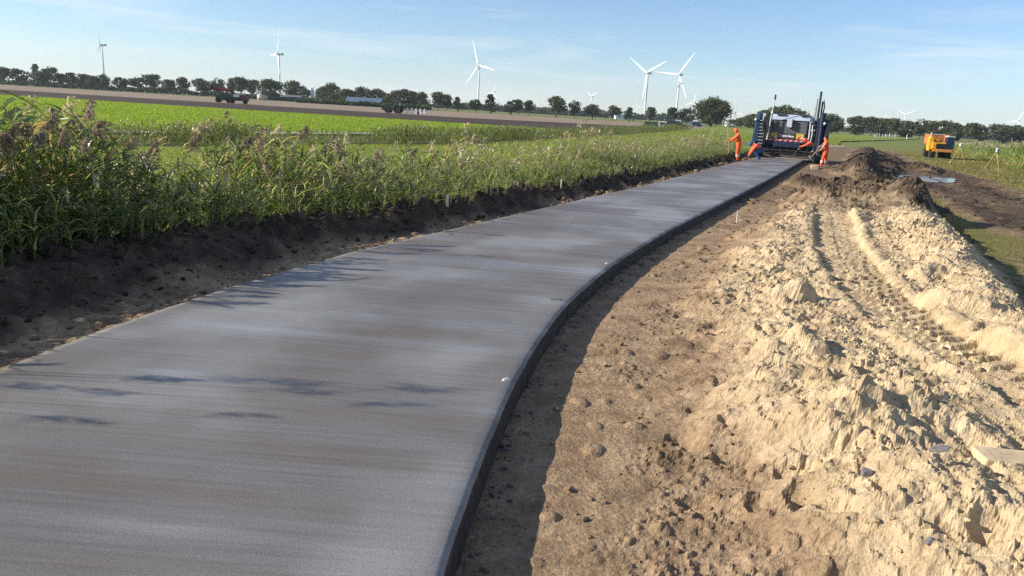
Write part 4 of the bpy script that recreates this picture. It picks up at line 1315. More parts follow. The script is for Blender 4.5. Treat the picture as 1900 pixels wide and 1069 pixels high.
GT = 'large wind turbines'
turbine(189, 83, 'wind turbine seen nearly edge-on at the far left', -4, rad(-66), GT, 0.80)
turbine(518, 100, 'wind turbine above the silver tree clump left of the silos', 28, rad(-58), GT)
turbine(890, 121, 'wind turbine with one blade straight right, left of centre', -20, rad(-42), GT)
turbine(1203, 135, 'nearest wind turbine with a Y of blades and its foot by a dark trailer', -60 + 3, rad(-46), GT)
turbine(1262, 138, 'wind turbine right of the nearest one, blade raised to upper right', 34, rad(-36), GT)
GS = 'small distant wind turbines'
for px, py, ph, lab in [(917, 171, 20, 'small turbine peeping over the ragged tall tree right of the third turbine'), (1099, 179, -58, 'small turbine with a Y of blades above the middle horizon'),
                        (1288, 190, 14, 'small turbine against the left side of the biggest tree'), (1481.5, 203, 20, 'small turbine behind the paver between housing and crane'),
                        (1681, 213, -60, 'small turbine with a Y of blades above the right tree row'), (1890, 224, 22, 'small turbine at the right edge of the picture'),
                        (1784, 235, 6, 'turbine blade rising between trees left of the survey tripods'), (1833, 238, 2, 'white turbine tower in the gap of the right tree row'),
                        (1354, 208, 50, 'tiny turbine right beside the biggest tree'), (1374, 209, 0, 'tiny turbine above the tree mass left of the paver'),
                        (1558, 221, -4, 'tiny turbine in the first gap right of the paver'), (1640, 221, 30, 'tiny turbine tip over the right tree row'),
                        (1222, 204, -80, 'tiny turbine just right of the nearest turbine tower'), (1184, 198, 88, 'tiny turbine just left of the nearest turbine tower'),
                        (1057, 189, 25, 'tiny turbine left of the small Y-shaped one'), (995, 191, 10, 'tiny turbine right of the lone round tree'),
                        (1012, 193, 60, 'tiny turbine left of the tallest middle tree'), (925, 180, 0, 'tiny turbine low beside the ragged tall tree'),
                        (797, 176, 6, 'faint tiny turbine right of the farmyard wood'), (1744, 229, 12, 'faint turbine tip above the dumper truck')]:
    turbine(px, py, lab, ph, rad(-50 + 14 * sin(px)), GS)

# ================================================================== far farm and vehicles
M_dark = mat('dark_metal', (0.025, 0.028, 0.032), 0.5, var=0.3)
M_rub = mat('rubber', (0.022, 0.021, 0.020), 0.85, var=0.3, scale=12)
M_white = mat('white_paint', (0.72, 0.74, 0.74), 0.4, var=0.08)
M_red = mat('red_paint', (0.22, 0.025, 0.032), 0.6, var=0.15)
M_dgreen = mat('green_paint', (0.02, 0.07, 0.04), 0.4, var=0.2)
M_glass = mat('dark_glass', (0.03, 0.045, 0.055), 0.12, var=0.1, spec=0.6)
M_steel = mat('steel', (0.42, 0.44, 0.46), 0.35, 0.8, var=0.2)
M_grey = mat('light_grey', (0.5, 0.52, 0.55), 0.5, var=0.12)
M_brick = mat('farm_brick', (0.24, 0.13, 0.09), 0.85, var=0.2)
M_blueroof = mat('blue_grey_roof', (0.085, 0.12, 0.19), 0.7, var=0.12, scale=0.4)
M_shed = mat('dull_shed_roof', (0.12, 0.13, 0.14), 0.8, var=0.2, scale=0.4)
M_beige = mat('beige_tank', (0.50, 0.43, 0.36), 0.6, var=0.1, scale=0.5)
M_yel = mat('yellow_paint', (0.62, 0.42, 0.03), 0.5, var=0.12)

def wheel(parent, c, r, w, m_rim, name='wheel'):
    """tyre with lugs and a rim, axle along x"""
    e = empty(name, c); e.parent = parent
    mb = MB().lathe([(r * 0.56, -w * 0.40), (r * 0.92, -w * 0.5), (r, -w * 0.36), (r, w * 0.36), (r * 0.92, w * 0.5), (r * 0.56, w * 0.40)], (0, 0, 0), 'x', 22)
    for k in range(16):
        a = 2 * pi * k / 16
        mb.box((w * 0.2 * (1 if k % 2 else -1), cos(a) * r * 1.01, sin(a) * r * 1.01), (w * 0.45, r * 0.11, r * 0.10), rot=(a + pi / 2, 0, 0))
    mb.build('tyre', M_rub, e)
    MB().lathe([(r * 0.1, -w * 0.34), (r * 0.5, -w * 0.22), (r * 0.57, -w * 0.38), (r * 0.57, w * 0.38), (r * 0.5, w * 0.22), (r * 0.1, w * 0.34)], (0, 0, 0), 'x', 16).build('rim', m_rim, e)
    return e

# silos
for px, top, lab in [(577.5, 162, 'tall white silo left of its twin in the farmyard'), (586, 164, 'slimmer grey-white silo right of its twin')]:
    p = AT(px, HZ(px), 470); zt = AT(px, top, 470).z
    e = empty('silo', (p.x, 470, -0.3))
    MB().lathe([(1.15, 0), (1.15, zt * 0.92), (0.7, zt * 0.98), (0.1, zt + 0.3)], (0, 0, 0), 'z', 18).build('tank', M_white, e, True)
    MB().lathe([(0.25, 0), (0.25, zt + 0.6)], (1.5, 0.2, 0), 'z', 8).build('pipe', M_steel, e)
    tag(e, lab, 'silo', 'farm silos')
# long barns
def barn(px0, px1, Yd, eave, ridge, depth, m_wall, m_roof, label, rz=0.0):
    a, b_ = AT(px0, HZ(px0), Yd).x, AT(px1, HZ(px1), Yd).x
    w = (b_ - a) / 2
    e = empty('barn', ((a + b_) / 2, Yd, -0.3), rz)
    MB().span((-w, 0, 0), (w, depth, eave)).prism([(0, eave), (depth, eave), (depth / 2, ridge - 0.1)], 'x', -w, w).build('wall', m_wall, e)
    MB().prism([(-0.5, eave - 0.25), (depth / 2, ridge), (depth + 0.5, eave - 0.25), (depth + 0.5, eave), (depth / 2, ridge + 0.25), (-0.5, eave)], 'x', -w - 0.4, w + 0.4).build('roof', m_roof, e)
    n = max(2, int(w / 2.2))
    for k in range(n):
        x = -w + (k + 0.5) * 2 * w / n
        if k % 3 == 1:
            MB().span((x - 0.9, -0.06, 0), (x + 0.9, 0.0, eave * 0.85)).build('door', M_dark, e)
        else:
            MB().span((x - 0.6, -0.05, eave * 0.45), (x + 0.6, 0.0, eave * 0.8)).build('window', M_glass, e)
    tag(e, label, 'barn')
barn(640, 704, 415, 2.2, 4.4, 16, M_brick, M_blueroof, 'long barn with blue-grey roof among the farm trees')
barn(497, 572, 500, 2.6, 3.8, 14, M_dark, M_shed, 'low dark shed left of the silos')
barn(1143, 1178, 700, 4.2, 5.4, 16, M_grey, M_grey, 'pale long building on the middle horizon')
p = AT(486, HZ(486), 430)
e = empty('storage_tank', (p.x, 430, -0.3))
MB().lathe([(2.6, 0), (2.6, 3.0), (2.45, 3.05)], (0, 0, 0), 'z', 24).build('wall', M_beige, e, True)
MB().lathe([(2.66, 2.85), (2.66, 3.12)], (0, 0, 0), 'z', 24).build('rim', M_grey, e)
tag(e, 'round beige storage tank left of the farm', 'tank')

# red beet loader with white truck
def place_far(px, py):
    x, y = G(px, py, -0.15)
    return x, y
x, y = place_far(405, 190.0)
s_ = y / FPX
e = empty('beet_loader', (x, y, -0.15), rad(12))
MB().span((-0.6, -1.2, 0.7), (5.2, 1.2, 2.3), bevel=0.1).build('body', M_dgreen, e)
MB().span((1.2, -1.3, 2.2), (3.4, 1.3, 3.1), bevel=0.1).build('cab', M_glass, e)
MB().tube([(-1.6, 0, 4.2), (1.5, 0, 3.95), (3.6, 0, 3.7), (4.9, 0, 2.9), (5.3, 0, 1.2)], [0.36, 0.42, 0.45, 0.42, 0.35], 6).build('conveyor', M_red, e)
MB().span((-2.2, -0.5, 3.6), (-1.3, 0.5, 5.0), bevel=0.1).build('hopper_chute', M_dark, e)
for wx_ in (0.1, 3.2):
    for wy in (-1.15, 1.15):
        w_ = wheel(e, (wx_, wy, 0.75), 0.75, 0.55, M_steel); w_.rotation_euler = (0, 0, pi / 2)
e.scale = (0.85, 0.85, 0.85)
tag(e, 'dark machine with raised red conveyor arm on the ploughed field', 'loader')
x, y = place_far(442, 192.5)
e = empty('farm_truck', (x, y, -0.15), rad(10))
MB().span((-2.6, -1.2, 0.9), (3.2, 1.2, 1.5)).build('chassis', M_dark, e)
MB().span((-2.4, -1.25, 1.3), (0.6, 1.25, 2.0), bevel=0.08).build('body', M_dark, e)
MB().span((-1.2, -1.2, 2.0), (0.6, 1.2, 2.9), bevel=0.08).build('canopy', M_white, e)
MB().prism([(0.7, 1.2), (0.7, 2.9), (1.6, 3.0), (2.6, 2.3), (3.2, 1.9), (3.2, 1.0)], 'y', -1.15, 1.15).build('cab', M_red, e)
MB().span((0.7, -1.2, 2.9), (2.0, 1.2, 3.1), bevel=0.05).build('cab_roof', M_white, e)
MB().span((1.3, -1.18, 1.9), (2.2, 1.18, 2.55)).build('window', M_glass, e)
for wx_ in (-1.8, 2.2):
    for wy in (-1.1, 1.1):
        w_ = wheel(e, (wx_, wy, 0.55), 0.55, 0.4, M_steel); w_.rotation_euler = (0, 0, pi / 2)
e.scale = (0.8, 0.8, 0.8)
tag(e, 'small dark red farm truck with white canopy behind the red conveyor', 'truck')

# tractor with plough
def tractor(px, py, rz, label, m_body=M_dgreen, plough=True):
    x, y = place_far(px, py)
    e = empty('tractor', (x, y, -0.15), rz)
    # local -x is forward
    MB().span((-2.4, -0.45, 0.9), (-0.3, 0.45, 1.75), bevel=0.08).span((-0.5, -0.5, 0.7), (1.2, 0.5, 1.2)).build('bonnet', m_body, e)
    MB().span((-0.4, -0.8, 1.2), (1.2, 0.8, 2.55), bevel=0.06, taper=(0.88, 0.9)).build('cab', M_glass, e)
    MB().span((-0.45, -0.82, 2.55), (1.25, 0.82, 2.75), bevel=0.05).build('roof', m_body, e)
    MB().tube([(-1.3, 0.3, 1.7), (-1.3, 0.3, 2.7)], 0.06, 8).build('exhaust', M_dark, e)
    MB().span((-3.3, -0.6, 0.6), (-2.4, 0.6, 1.2), bevel=0.06).build('front_weight', M_dark, e)
    for wx_, r_, w__ in ((-1.7, 0.7, 0.5), (0.8, 0.98, 0.6)):
        for wy in (-0.95, 0.95):
            w_ = wheel(e, (wx_, wy, r_), r_, w__, M_yel); w_.rotation_euler = (0, 0, pi / 2)
    tag(e, label, 'tractor')
    if plough:
        q = empty('plough', Matrix.Rotation(rz, 3, 'Z') @ Vector((1.6, 0, 0)) + Vector((x, y, -0.15)), rz)
        MB().tube([(0, 0, 0.9), (1.2, 0, 1.0), (6.2, 0.4, 0.9)], 0.12, 6).build('beam', M_dark, q)
        for k in range(5):
            bx = 1.4 + k * 1.05
            MB().prism([(bx, 0.15), (bx + 0.55, 0.2), (bx + 0.35, 1.5), (bx - 0.05, 1.2)], 'y', -0.25 + 0.06 * k, -0.17 + 0.06 * k).build('mouldboard', M_white, q)
        MB().lathe([(0.15, -0.12), (0.38, -0.12), (0.38, 0.12), (0.15, 0.12)], (4.2, 0.5, 0.38), 'y', 14).build('wheel', M_rub, q)
        tag(q, 'plough with white mouldboards behind the green tractor', 'plough')
tractor(733, 210.0, rad(-8), 'dark green tractor ploughing left of the single trees')
tractor(1248, 239.0, rad(160), 'dark green tractor parked by the white van on the far road', plough=False)
# dark trailer, white van and truck near the turbine foot
x, y = place_far(1207, 236.5)
e = empty('trailer', (x, y, -0.15), rad(-4))
MB().span((-1.7, -1.0, 0.35), (1.7, 1.0, 1.35), bevel=0.05).build('body', M_dgreen, e)
MB().span((-1.72, -1.03, 1.35), (1.72, 1.03, 1.43)).build('rim', M_dark, e)
MB().tube([(-1.7, 0, 0.45), (-2.5, 0, 0.4)], 0.06, 6).build('drawbar', M_steel, e)
for wy in (-0.95, 0.95):
    w_ = wheel(e, (0.2, wy, 0.35), 0.35, 0.25, M_steel); w_.rotation_euler = (0, 0, pi / 2)
tag(e, 'dark green trailer below the nearest wind turbine', 'trailer')
def van(px, py, rz, label, m, ln=4.6, ht=1.9):
    x, y = place_far(px, py)
    e = empty('van', (x, y, -0.15), rz)
    MB().prism([(-ln / 2, 0.35), (-ln / 2, ht), (ln * 0.22, ht), (ln * 0.36, ht * 0.58), (ln / 2, ht * 0.5), (ln / 2, 0.35)], 'y', -0.9, 0.9).build('body', m, e)
    MB().prism([(ln * 0.05, ht * 0.58), (ln * 0.05, ht * 0.9), (ln * 0.2, ht * 0.9), (ln * 0.31, ht * 0.58)], 'y', -0.92, 0.92).build('side_window', M_glass, e)
    MB().span((-ln / 2 - 0.02, -0.7, ht * 0.55), (-ln / 2, 0.7, ht * 0.88)).build('rear_window', M_glass, e)
    for wx_ in (-ln * 0.32, ln * 0.32):
        for wy in (-0.82, 0.82):
            w_ = wheel(e, (wx_, wy, 0.33), 0.33, 0.2, M_steel); w_.rotation_euler = (0, 0, pi / 2)
    tag(e, label, 'van')
van(1228, 238.5, rad(80), 'white van left of the parked tractor', M_white, 4.4, 1.7)
van(1258, 237.0, rad(70), 'pale van behind the parked tractor', M_grey, 5.0, 2.3)
van(1352, 236.0, rad(20), 'white car left of the paver below the tree mass', M_white, 4.2, 1.5)
van(1361, 235.5, rad(30), 'second white car, angled, left of the paver', M_white, 4.2, 1.5)
van(1291, 235.5, rad(20), 'blue van in the shade left of the biggest tree', mat('van_blue', (0.04, 0.08, 0.18), 0.4, var=0.1), 4.6, 1.9)
# row of white posts under the right tree row
for i, px in enumerate([1623, 1626.5, 1631, 1637, 1643, 1650, 1655, 1660, 1682]):
    x, y = G(px, HZ(px) + 11, -0.1)
    e = empty('marker_post', (x, y, -0.2), 0.1 * i)
    h_ = 1.3 + 0.2 * (i % 3)
    MB().span((-0.14, -0.1, 0), (0.14, 0.1, h_), bevel=0.02).build('post', M_white, e)
    MB().span((-0.145, -0.105, h_ * 0.72), (0.145, 0.105, h_ * 0.80)).build('band', M_dark, e)
    tag(e, f'white post, {ORD[i]} from the left, below the right-hand trees', 'post', 'white posts below the right-hand trees')

# ================================================================== slipform paver
RZ_ROAD = -math.atan(0.435)
def mach_origin():
    x, y = G(1456, 297, 0.1)
    return x, y
mx0, my0 = mach_origin()
PV = empty('slipform_paver', (mx0, my0, 0.0), RZ_ROAD)
M_pblue = mat('paver_blue', (0.011, 0.019, 0.048), 0.5, var=0.22, scale=3)
M_pblue2 = mat('paver_light_blue', (0.028, 0.068, 0.13), 0.5, var=0.2, scale=3)
M_char = mat('charcoal_panel', (0.045, 0.052, 0.060), 0.5, var=0.2, scale=4)
M_roofp = mat('pale_blue_cover', (0.36, 0.41, 0.50), 0.5, var=0.1, scale=3)
M_warn_y = mat('warning_yellow', (0.50, 0.38, 0.05), 0.5, var=0.1)
M_warn_r = mat('warning_red', (0.45, 0.03, 0.04), 0.5, var=0.1)
M_lou = mat('louvre_grey', (0.17, 0.18, 0.19), 0.5, var=0.2)
M_black = mat('oily_black', (0.012, 0.012, 0.013), 0.6, var=0.4)
M_concm = mat('wet_concrete', (0.07, 0.063, 0.058), 0.5, var=0.25, bump=0.5)
M_hose = mat('hydraulic_hose', (0.02, 0.02, 0.02), 0.5)
def part(name, mb, m, parent=PV, smooth=False):
    return mb.build(name, m, parent, smooth)
# main frame and engine housing (rear face at y = 0.9)
part('chassis', MB().span((-1.5, 0.7, 0.95), (1.55, 4.4, 1.28), bevel=0.04), M_pblue)
part('housing', MB().span((-1.12, 0.9, 1.28), (1.05, 4.0, 2.52), bevel=0.03), M_char)
roof_ = part('cover', MB().prism([(0.82, 2.52), (4.05, 2.52), (3.7, 2.86), (1.25, 2.86)], 'x', -1.16, 1.09), M_roofp)
MB().span((-0.90, 0.98, 2.80), (-0.45, 1.6, 2.93)).build('hatch', M_char, roof_)
MB().span((0.50, 0.98, 2.80), (0.95, 1.6, 2.93)).build('hatch', M_char, roof_)
for k in range(9):
    z = 1.74 + k * 0.083
    part('louvre', MB().box((-0.035, 0.875, z), (2.02, 0.05, 0.05), rot=(rad(35), 0, 0)), M_lou)
part('exhaust_box', MB().span((-0.20, 0.62, 2.08), (0.10, 0.90, 2.60), bevel=0.03), M_grey)
nb = part('name_board', MB().span((-0.68, 0.84, 1.38), (0.40, 0.885, 1.70), bevel=0.01), M_char)
# horseshoe emblem and illegible white lettering blocks
pts = [(-0.53 + 0.075 * cos(a), 0.83, 1.55 + 0.085 * sin(a)) for a in np.linspace(rad(-55), rad(235), 12)]
MB().tube(pts, 0.022, 6).build('emblem', M_white, nb)
for k, (xx, hh_) in enumerate([(-0.41, 0.10), (-0.33, 0.10), (-0.25, 0.10), (-0.17, 0.10), (-0.05, 0.13), (0.01, 0.08), (0.08, 0.08), (0.15, 0.08), (0.22, 0.07)]):
    MB().span((xx, 0.828, 1.49), (xx + 0.055, 0.838, 1.49 + hh_)).build('letter', M_white, nb)
for x0_, x1_ in ((-1.12, -0.70), (0.42, 0.88)):
    q = part('warning_plate', MB().span((x0_, 0.83, 1.38), (x1_, 0.88, 1.72), bevel=0.01), M_warn_y)
    MB().prism([(x0_ + 0.05, 1.39), (x0_ + 0.16, 1.39), (x0_ + 0.30, 1.54), (x0_ + 0.19, 1.54)], 'y', 0.815, 0.825).build('stripe', M_warn_r, q)
    MB().prism([(x0_ + 0.20, 1.39), (x0_ + 0.31, 1.39), (x0_ + 0.40, 1.50), (x0_ + 0.36, 1.54)], 'y', 0.815, 0.825).build('stripe', M_white, q)
bar_ = part('striped_bar', MB().span((-1.22, 0.70, 1.21), (0.98, 0.82, 1.34)), M_warn_r)
M_dull = mat('dull_white', (0.42, 0.41, 0.40), 0.6, var=0.2)
for k in range(7):
    x0_ = -1.18 + k * 0.31
    MB().prism([(x0_, 1.22), (x0_ + 0.13, 1.22), (x0_ + 0.20, 1.33), (x0_ + 0.07, 1.33)], 'y', 0.685, 0.697).build('stripe', M_dull, bar_)
part('rear_beam', MB().span((-0.85, 0.62, 0.86), (0.75, 0.95, 1.17), bevel=0.03), M_pblue)
# mould, screed pan and auger
part('mould', MB().span((-1.62, 0.9, 0.22), (1.62, 3.2, 0.95), bevel=0.04), M_black)
part('trailing_pan', MB().prism([(0.15, 0.235), (0.9, 0.23), (0.9, 0.46), (0.35, 0.30)], 'x', -1.45, 1.45), M_concm)
part('cross_beam', MB().tube([(-1.5, 0.55, 0.66), (1.5, 0.55, 0.66)], 0.05, 8).tube([(-1.5, 0.62, 0.50), (1.5, 0.62, 0.50)], 0.04, 8), M_dark)
for k in range(7):
    part('vibrator_hose', MB().tube([(-1.2 + k * 0.4, 0.75, 0.92), (-1.2 + k * 0.4, 0.50, 0.80), (-1.18 + k * 0.4, 0.62, 0.45)], 0.03, 6), M_hose)
part('side_form', MB().span((-1.72, -0.1, 0.05), (-1.60, 2.8, 0.46)), M_dark)
part('side_form', MB().span((1.60, -0.1, 0.05), (1.72, 2.8, 0.46)), M_dark)
# legs with crawler tracks
def crawler(parent, cx, cy):
    q = empty('crawler', (cx, cy, 0)); q.parent = parent
    prof = [(-0.75, 0.18), (-0.62, 0.02), (0.62, 0.02), (0.75, 0.18), (0.75, 0.42), (0.60, 0.58), (-0.60, 0.58), (-0.75, 0.42)]
    MB().prism([(a, b_) for a, b_ in prof], 'x', -0.16, 0.16).build('belt', M_rub, q)
    pads = MB()
    for k in range(11):
        pads.span((-0.17, -0.72 + k * 0.14, -0.005), (0.17, -0.66 + k * 0.14, 0.03)).span((-0.17, -0.72 + k * 0.14, 0.57), (0.17, -0.66 + k * 0.14, 0.605))
    tag(pads.build('pads', M_dark, q), kind='stuff')
    MB().span((-0.18, -0.45, 0.16), (0.18, 0.45, 0.45), bevel=0.03).build('frame', M_pblue, q)
for cx, cy in ((-1.98, 1.0), (1.98, 1.0), (-1.98, 4.6), (1.98, 4.6)):
    crawler(PV, cx, cy)
    part('leg', MB().lathe([(0.14, 0.55), (0.14, 1.3), (0.19, 1.3), (0.19, 2.6), (0.12, 2.7)], (cx, cy, 0), 'z', 14), M_pblue, smooth=False)
    part('swing_arm', MB().span((min(cx, cx * 0.72), cy - 0.16, 1.05), (max(cx, cx * 0.72), cy + 0.16, 1.35), bevel=0.03), M_pblue)
part('side_module', MB().span((-1.78, 1.7, 1.0), (-1.14, 3.9, 2.45), bevel=0.04), M_black)
part('side_module', MB().span((1.07, 1.95, 1.0), (1.78, 3.9, 2.45), bevel=0.04), M_black)
# left tower: blue column, ladder, hoses, lamp
part('tower_panel', MB().span((-2.06, 0.55, 1.10), (-1.84, 1.15, 2.92), bevel=0.03), M_pblue2)
part('tower_post', MB().span((-1.78, 0.60, 0.9), (-1.66, 0.80, 2.85)).span((-1.46, 0.60, 0.9), (-1.36, 0.80, 2.55)), M_dark)
for k in range(8):
    part('rung', MB().tube([(-1.82, 0.55, 1.0 + k * 0.20), (-1.42, 0.55, 1.0 + k * 0.20)], 0.018, 6), M_grey)
part('hose_bundle', MB().tube([(-1.55, 0.5, 2.7), (-1.60, 0.45, 2.2), (-1.45, 0.5, 1.7), (-1.5, 0.5, 1.0)], 0.06, 7).tube([(-1.40, 0.5, 2.5), (-1.30, 0.45, 2.0), (-1.36, 0.5, 1.4)], 0.05, 7), M_hose)
part('mirror', MB().span((-1.66, 0.45, 2.45), (-1.50, 0.50, 2.85), bevel=0.02), M_grey)
part('control_box', MB().span((-1.62, 0.50, 1.75), (-1.35, 0.72, 2.25), bevel=0.03), M_char)
part('lamp', MB().sphere((-2.08, 0.5, 2.45), 0.08), M_white)
part('side_board', MB().prism([(-2.20, 0.95), (-2.02, 1.0), (-1.96, 2.4), (-2.08, 2.4)], 'y', 0.52, 0.56), M_pblue2)
mast_ = part('mast', MB().tube([(-1.27, 0.5, 1.25), (-1.18, 0.5, 2.6), (-1.08, 0.5, 3.95)], [0.05, 0.04, 0.03], 8), M_grey)
MB().lathe([(0.05, 3.7), (0.055, 3.98), (0.02, 4.02)], (-1.085, 0.5, 0), 'z', 8).build('sensor_tip', M_dark, mast_)
MB().sphere((-1.15, 0.46, 2.92), 0.075).build('mast_lamp', M_white, mast_)
# right tower and folded crane
part('pump_panel', MB().span((1.10, 0.75, 1.1), (1.50, 1.9, 2.35), bevel=0.03), M_char)
part('pump_pipe', MB().tube([(1.15, 0.7, 2.5), (1.18, 0.68, 1.6), (1.12, 0.7, 1.1)], 0.04, 7).tube([(1.30, 0.7, 2.3), (1.34, 0.66, 1.7), (1.30, 0.7, 1.2)], 0.035, 7), M_grey)
part('tower_door', MB().span((1.55, 0.62, 0.75), (2.0, 1.6, 2.75), bevel=0.04), M_pblue)
part('tower_column', MB().lathe([(0.13, 0.6), (0.13, 2.2), (0.17, 2.2), (0.17, 2.95), (0.10, 3.0)], (1.82, 0.55, 0), 'z', 14), M_pblue)
part('outer_guard', MB().span((2.06, 0.5, 0.4), (2.20, 1.7, 2.45), bevel=0.03), M_dark)
part('tower_cap', MB().span((1.66, 0.45, 2.86), (2.02, 0.9, 3.06), bevel=0.04), M_dark)
part('work_lamp', MB().sphere((1.98, 0.42, 2.42), 0.08), M_white)
part('lettered_plate', MB().span((1.16, 0.70, 1.92), (1.48, 0.735, 2.06)), M_char)
for k in range(5):
    part('plate_letter', MB().span((1.19 + k * 0.055, 0.688, 1.95), (1.23 + k * 0.055, 0.698, 2.03)), M_white)
crane = part('crane_column', MB().lathe([(0.24, 1.3), (0.24, 2.1), (0.2, 2.2), (0.2, 2.6)], (1.45, 1.5, 0), 'z', 14), M_dark)
part('crane_boom', MB().span((1.42, 1.3, 2.3), (1.55, 1.5, 4.24), bevel=0.03).span((1.43, 1.18, 2.5), (1.53, 1.3, 3.8), bevel=0.02), M_char)
part('crane_outer_boom', MB().span((1.60, 1.28, 2.4), (1.70, 1.45, 3.75), bevel=0.03), M_dark)
part('boom_ram', MB().tube([(1.33, 1.25, 2.2), (1.33, 1.28, 3.9)], 0.045, 8).tube([(1.26, 1.3, 2.3), (1.28, 1.3, 3.6)], 0.04, 8), M_steel)
part('boom_hoses', MB().tube([(1.72, 1.2, 3.8), (1.80, 1.15, 3.4), (1.74, 1.2, 2.9), (1.82, 1.15, 2.6), (1.7, 1.2, 2.2)], 0.04, 6), M_hose)
part('boom_tip', MB().span((1.42, 1.27, 4.24), (1.55, 1.5, 4.34), bevel=0.03), M_dark)
part('platform', MB().span((-1.5, -0.15, 0.62), (-1.0, 0.5, 0.68)).span((1.05, -0.15, 0.62), (1.5, 0.5, 0.68)), M_dark)
tag(PV, 'large dark blue slipform paving machine straddling the end of the road', 'paver')

# ================================================================== dumper truck
M_or = mat('dumper_orange', (0.62, 0.31, 0.02), 0.5, var=0.14, scale=2)
M_orb = mat('dumper_bed', (0.42, 0.15, 0.04), 0.6, var=0.3, scale=2.5)
M_cab = mat('cab_blue_glass', (0.012, 0.03, 0.06), 0.3, var=0.2, spec=0.3)
x, y = G(1739, 293.5, 0.0)
DT = empty('dump_truck', (x, y, -0.02), rad(14) - math.atan2(x, y))
DT.scale = (0.73, 0.73, 0.86)
# local -y looks towards us; the tail with its engine faces the camera
part('chassis', MB().span((-1.05, -1.6, 0.75), (1.30, 3.2, 1.02), bevel=0.04), M_or, DT)
part('bumper', MB().span((-0.75, -1.78, 0.72), (1.30, -1.6, 1.02), bevel=0.04), mat('dumper_dull_orange', (0.50, 0.22, 0.06), 0.5, var=0.2), DT)
part('engine_cover', MB().span((-1.22, -1.55, 1.0), (0.38, 0.3, 1.72), bevel=0.08), M_or, DT)
g_ = part('grille', MB().span((-0.78, -1.60, 1.06), (0.30, -1.55, 1.60)), M_black, DT)
for k in range(5):
    MB().box((-0.24, -1.615, 1.12 + k * 0.10), (1.0, 0.03, 0.03)).build('bar', M_dark, g_)
part('step_housing', MB().prism([(-1.5, 0.9), (-1.5, 2.1), (-1.32, 2.3), (-1.05, 2.2), (-0.95, 0.9)], 'y', -1.2, 0.2), M_or, DT)
bed = part('hopper', MB().prism([(-1.0, 1.72), (-1.18, 2.55), (0.42, 2.50), (0.42, 1.72)], 'y', 0.1, 0.2).prism([(0.1, 1.5), (3.0, 1.5), (3.3, 2.55), (0.1, 2.55)], 'x', -1.18, -1.10).prism([(0.1, 1.5), (3.0, 1.5), (3.3, 2.55), (0.1, 2.55)], 'x', 0.95, 1.03)
           .span((-1.1, 0.1, 1.45), (0.95, 3.0, 1.55)), M_orb, DT)
MB().span((-1.2, 0.05, 2.53), (0.45, 0.22, 2.60)).build('rail', M_grey, bed)
MB().span((-0.55, 0.02, 1.78), (-0.15, 0.12, 2.0)).build('latch', M_yel, bed)
cab = part('cab', MB().span((0.44, -1.62, 1.02), (1.30, -0.05, 2.36), bevel=0.06, taper=(0.92, 0.9)), M_cab, DT)
MB().span((0.44, -1.60, 2.34), (1.30, -0.05, 2.44), bevel=0.03).build('roof', M_grey, cab)
for xx in (0.46, 1.26):
    MB().tube([(xx, -1.62, 1.05), (0.87 + (xx - 0.87) * 0.93, -1.55, 2.36)], 0.03, 6).build('pillar', M_dark, cab)
mr = part('mirror', MB().span((1.52, -1.3, 1.95), (1.66, -1.22, 2.28), bevel=0.03), M_black, DT)
MB().tube([(1.25, -1.2, 2.2), (1.56, -1.26, 2.2)], 0.02, 6).build('bracket', M_dark, mr)
part('lamp', MB().sphere((-1.0, -1.62, 0.95), 0.07), M_warn_r, DT)
part('lamp', MB().sphere((1.1, -1.80, 0.92), 0.06), M_warn_r, DT)
part('exhaust', MB().tube([(-1.28, -0.5, 2.1), (-1.28, -0.5, 2.75)], 0.06, 8), M_grey, DT)
for wx_ in (-0.90, 0.92):
    for wy in (-0.7, 2.2):
        wheel(DT, (wx_, wy, 0.55), 0.57, 0.62, M_steel)
part('mudguard', MB().span((-1.3, -1.4, 1.0), (-0.6, 0.1, 1.06)).span((0.6, -1.4, 1.0), (1.34, 0.1, 1.06)), M_or, DT)
tag(DT, 'orange dump truck with dark glazed cab parked on the right verge', 'dump truck')

# ================================================================== survey tripods
M_tri = mat('worn_yellow', (0.50, 0.36, 0.06), 0.6, var=0.2)
def tripod(px, py, h, label, rz=0.0):
    x, y = G(px, py, 0.0)
    z = ZR(x, y) if y < 95 else 0
    e = empty('survey_tripod', (x, y, z), rz)
    for k in range(3):
        a = k * 2 * pi / 3 + 0.5
        lg = MB().box((0, 0, 0), (0.001, 0.001, 0.001))
        lg = MB().tube([(cos(a) * 0.62, sin(a) * 0.62, -0.03), (cos(a) * 0.30, sin(a) * 0.30, h * 0.52)], 0.012, 6).tube([(cos(a) * 0.33, sin(a) * 0.33, h * 0.46), (cos(a) * 0.07, sin(a) * 0.07, h)], 0.016, 6).build('leg', M_tri, e)
        MB().tube([(cos(a) * 0.63, sin(a) * 0.63, -0.06), (cos(a) * 0.61, sin(a) * 0.61, 0.05)], 0.02, 6).build('foot', M_steel, lg)
    MB().lathe([(0.10, h - 0.02), (0.10, h + 0.04), (0.05, h + 0.08)], (0, 0, 0), 'z', 12).build('head_plate', M_brick, e)
    ins = MB().span((-0.07, -0.06, h + 0.08), (0.07, 0.06, h + 0.32), bevel=0.03).build('instrument', M_white, e)
    MB().lathe([(0.045, -0.12), (0.05, 0.02)], (0, 0, h + 0.22), 'y', 10).build('lens', M_dark, ins)
    MB().tube([(-0.06, 0, h + 0.36), (-0.06, 0, h + 0.42), (0.06, 0, h + 0.42), (0.06, 0, h + 0.36)], 0.012, 6).build('carry_handle', M_dark, ins)
    tag(e, label, 'tripod', 'yellow survey tripods')
tripod(1843, 317, 1.18, 'nearer yellow survey tripod with white instrument by the right-hand reeds')
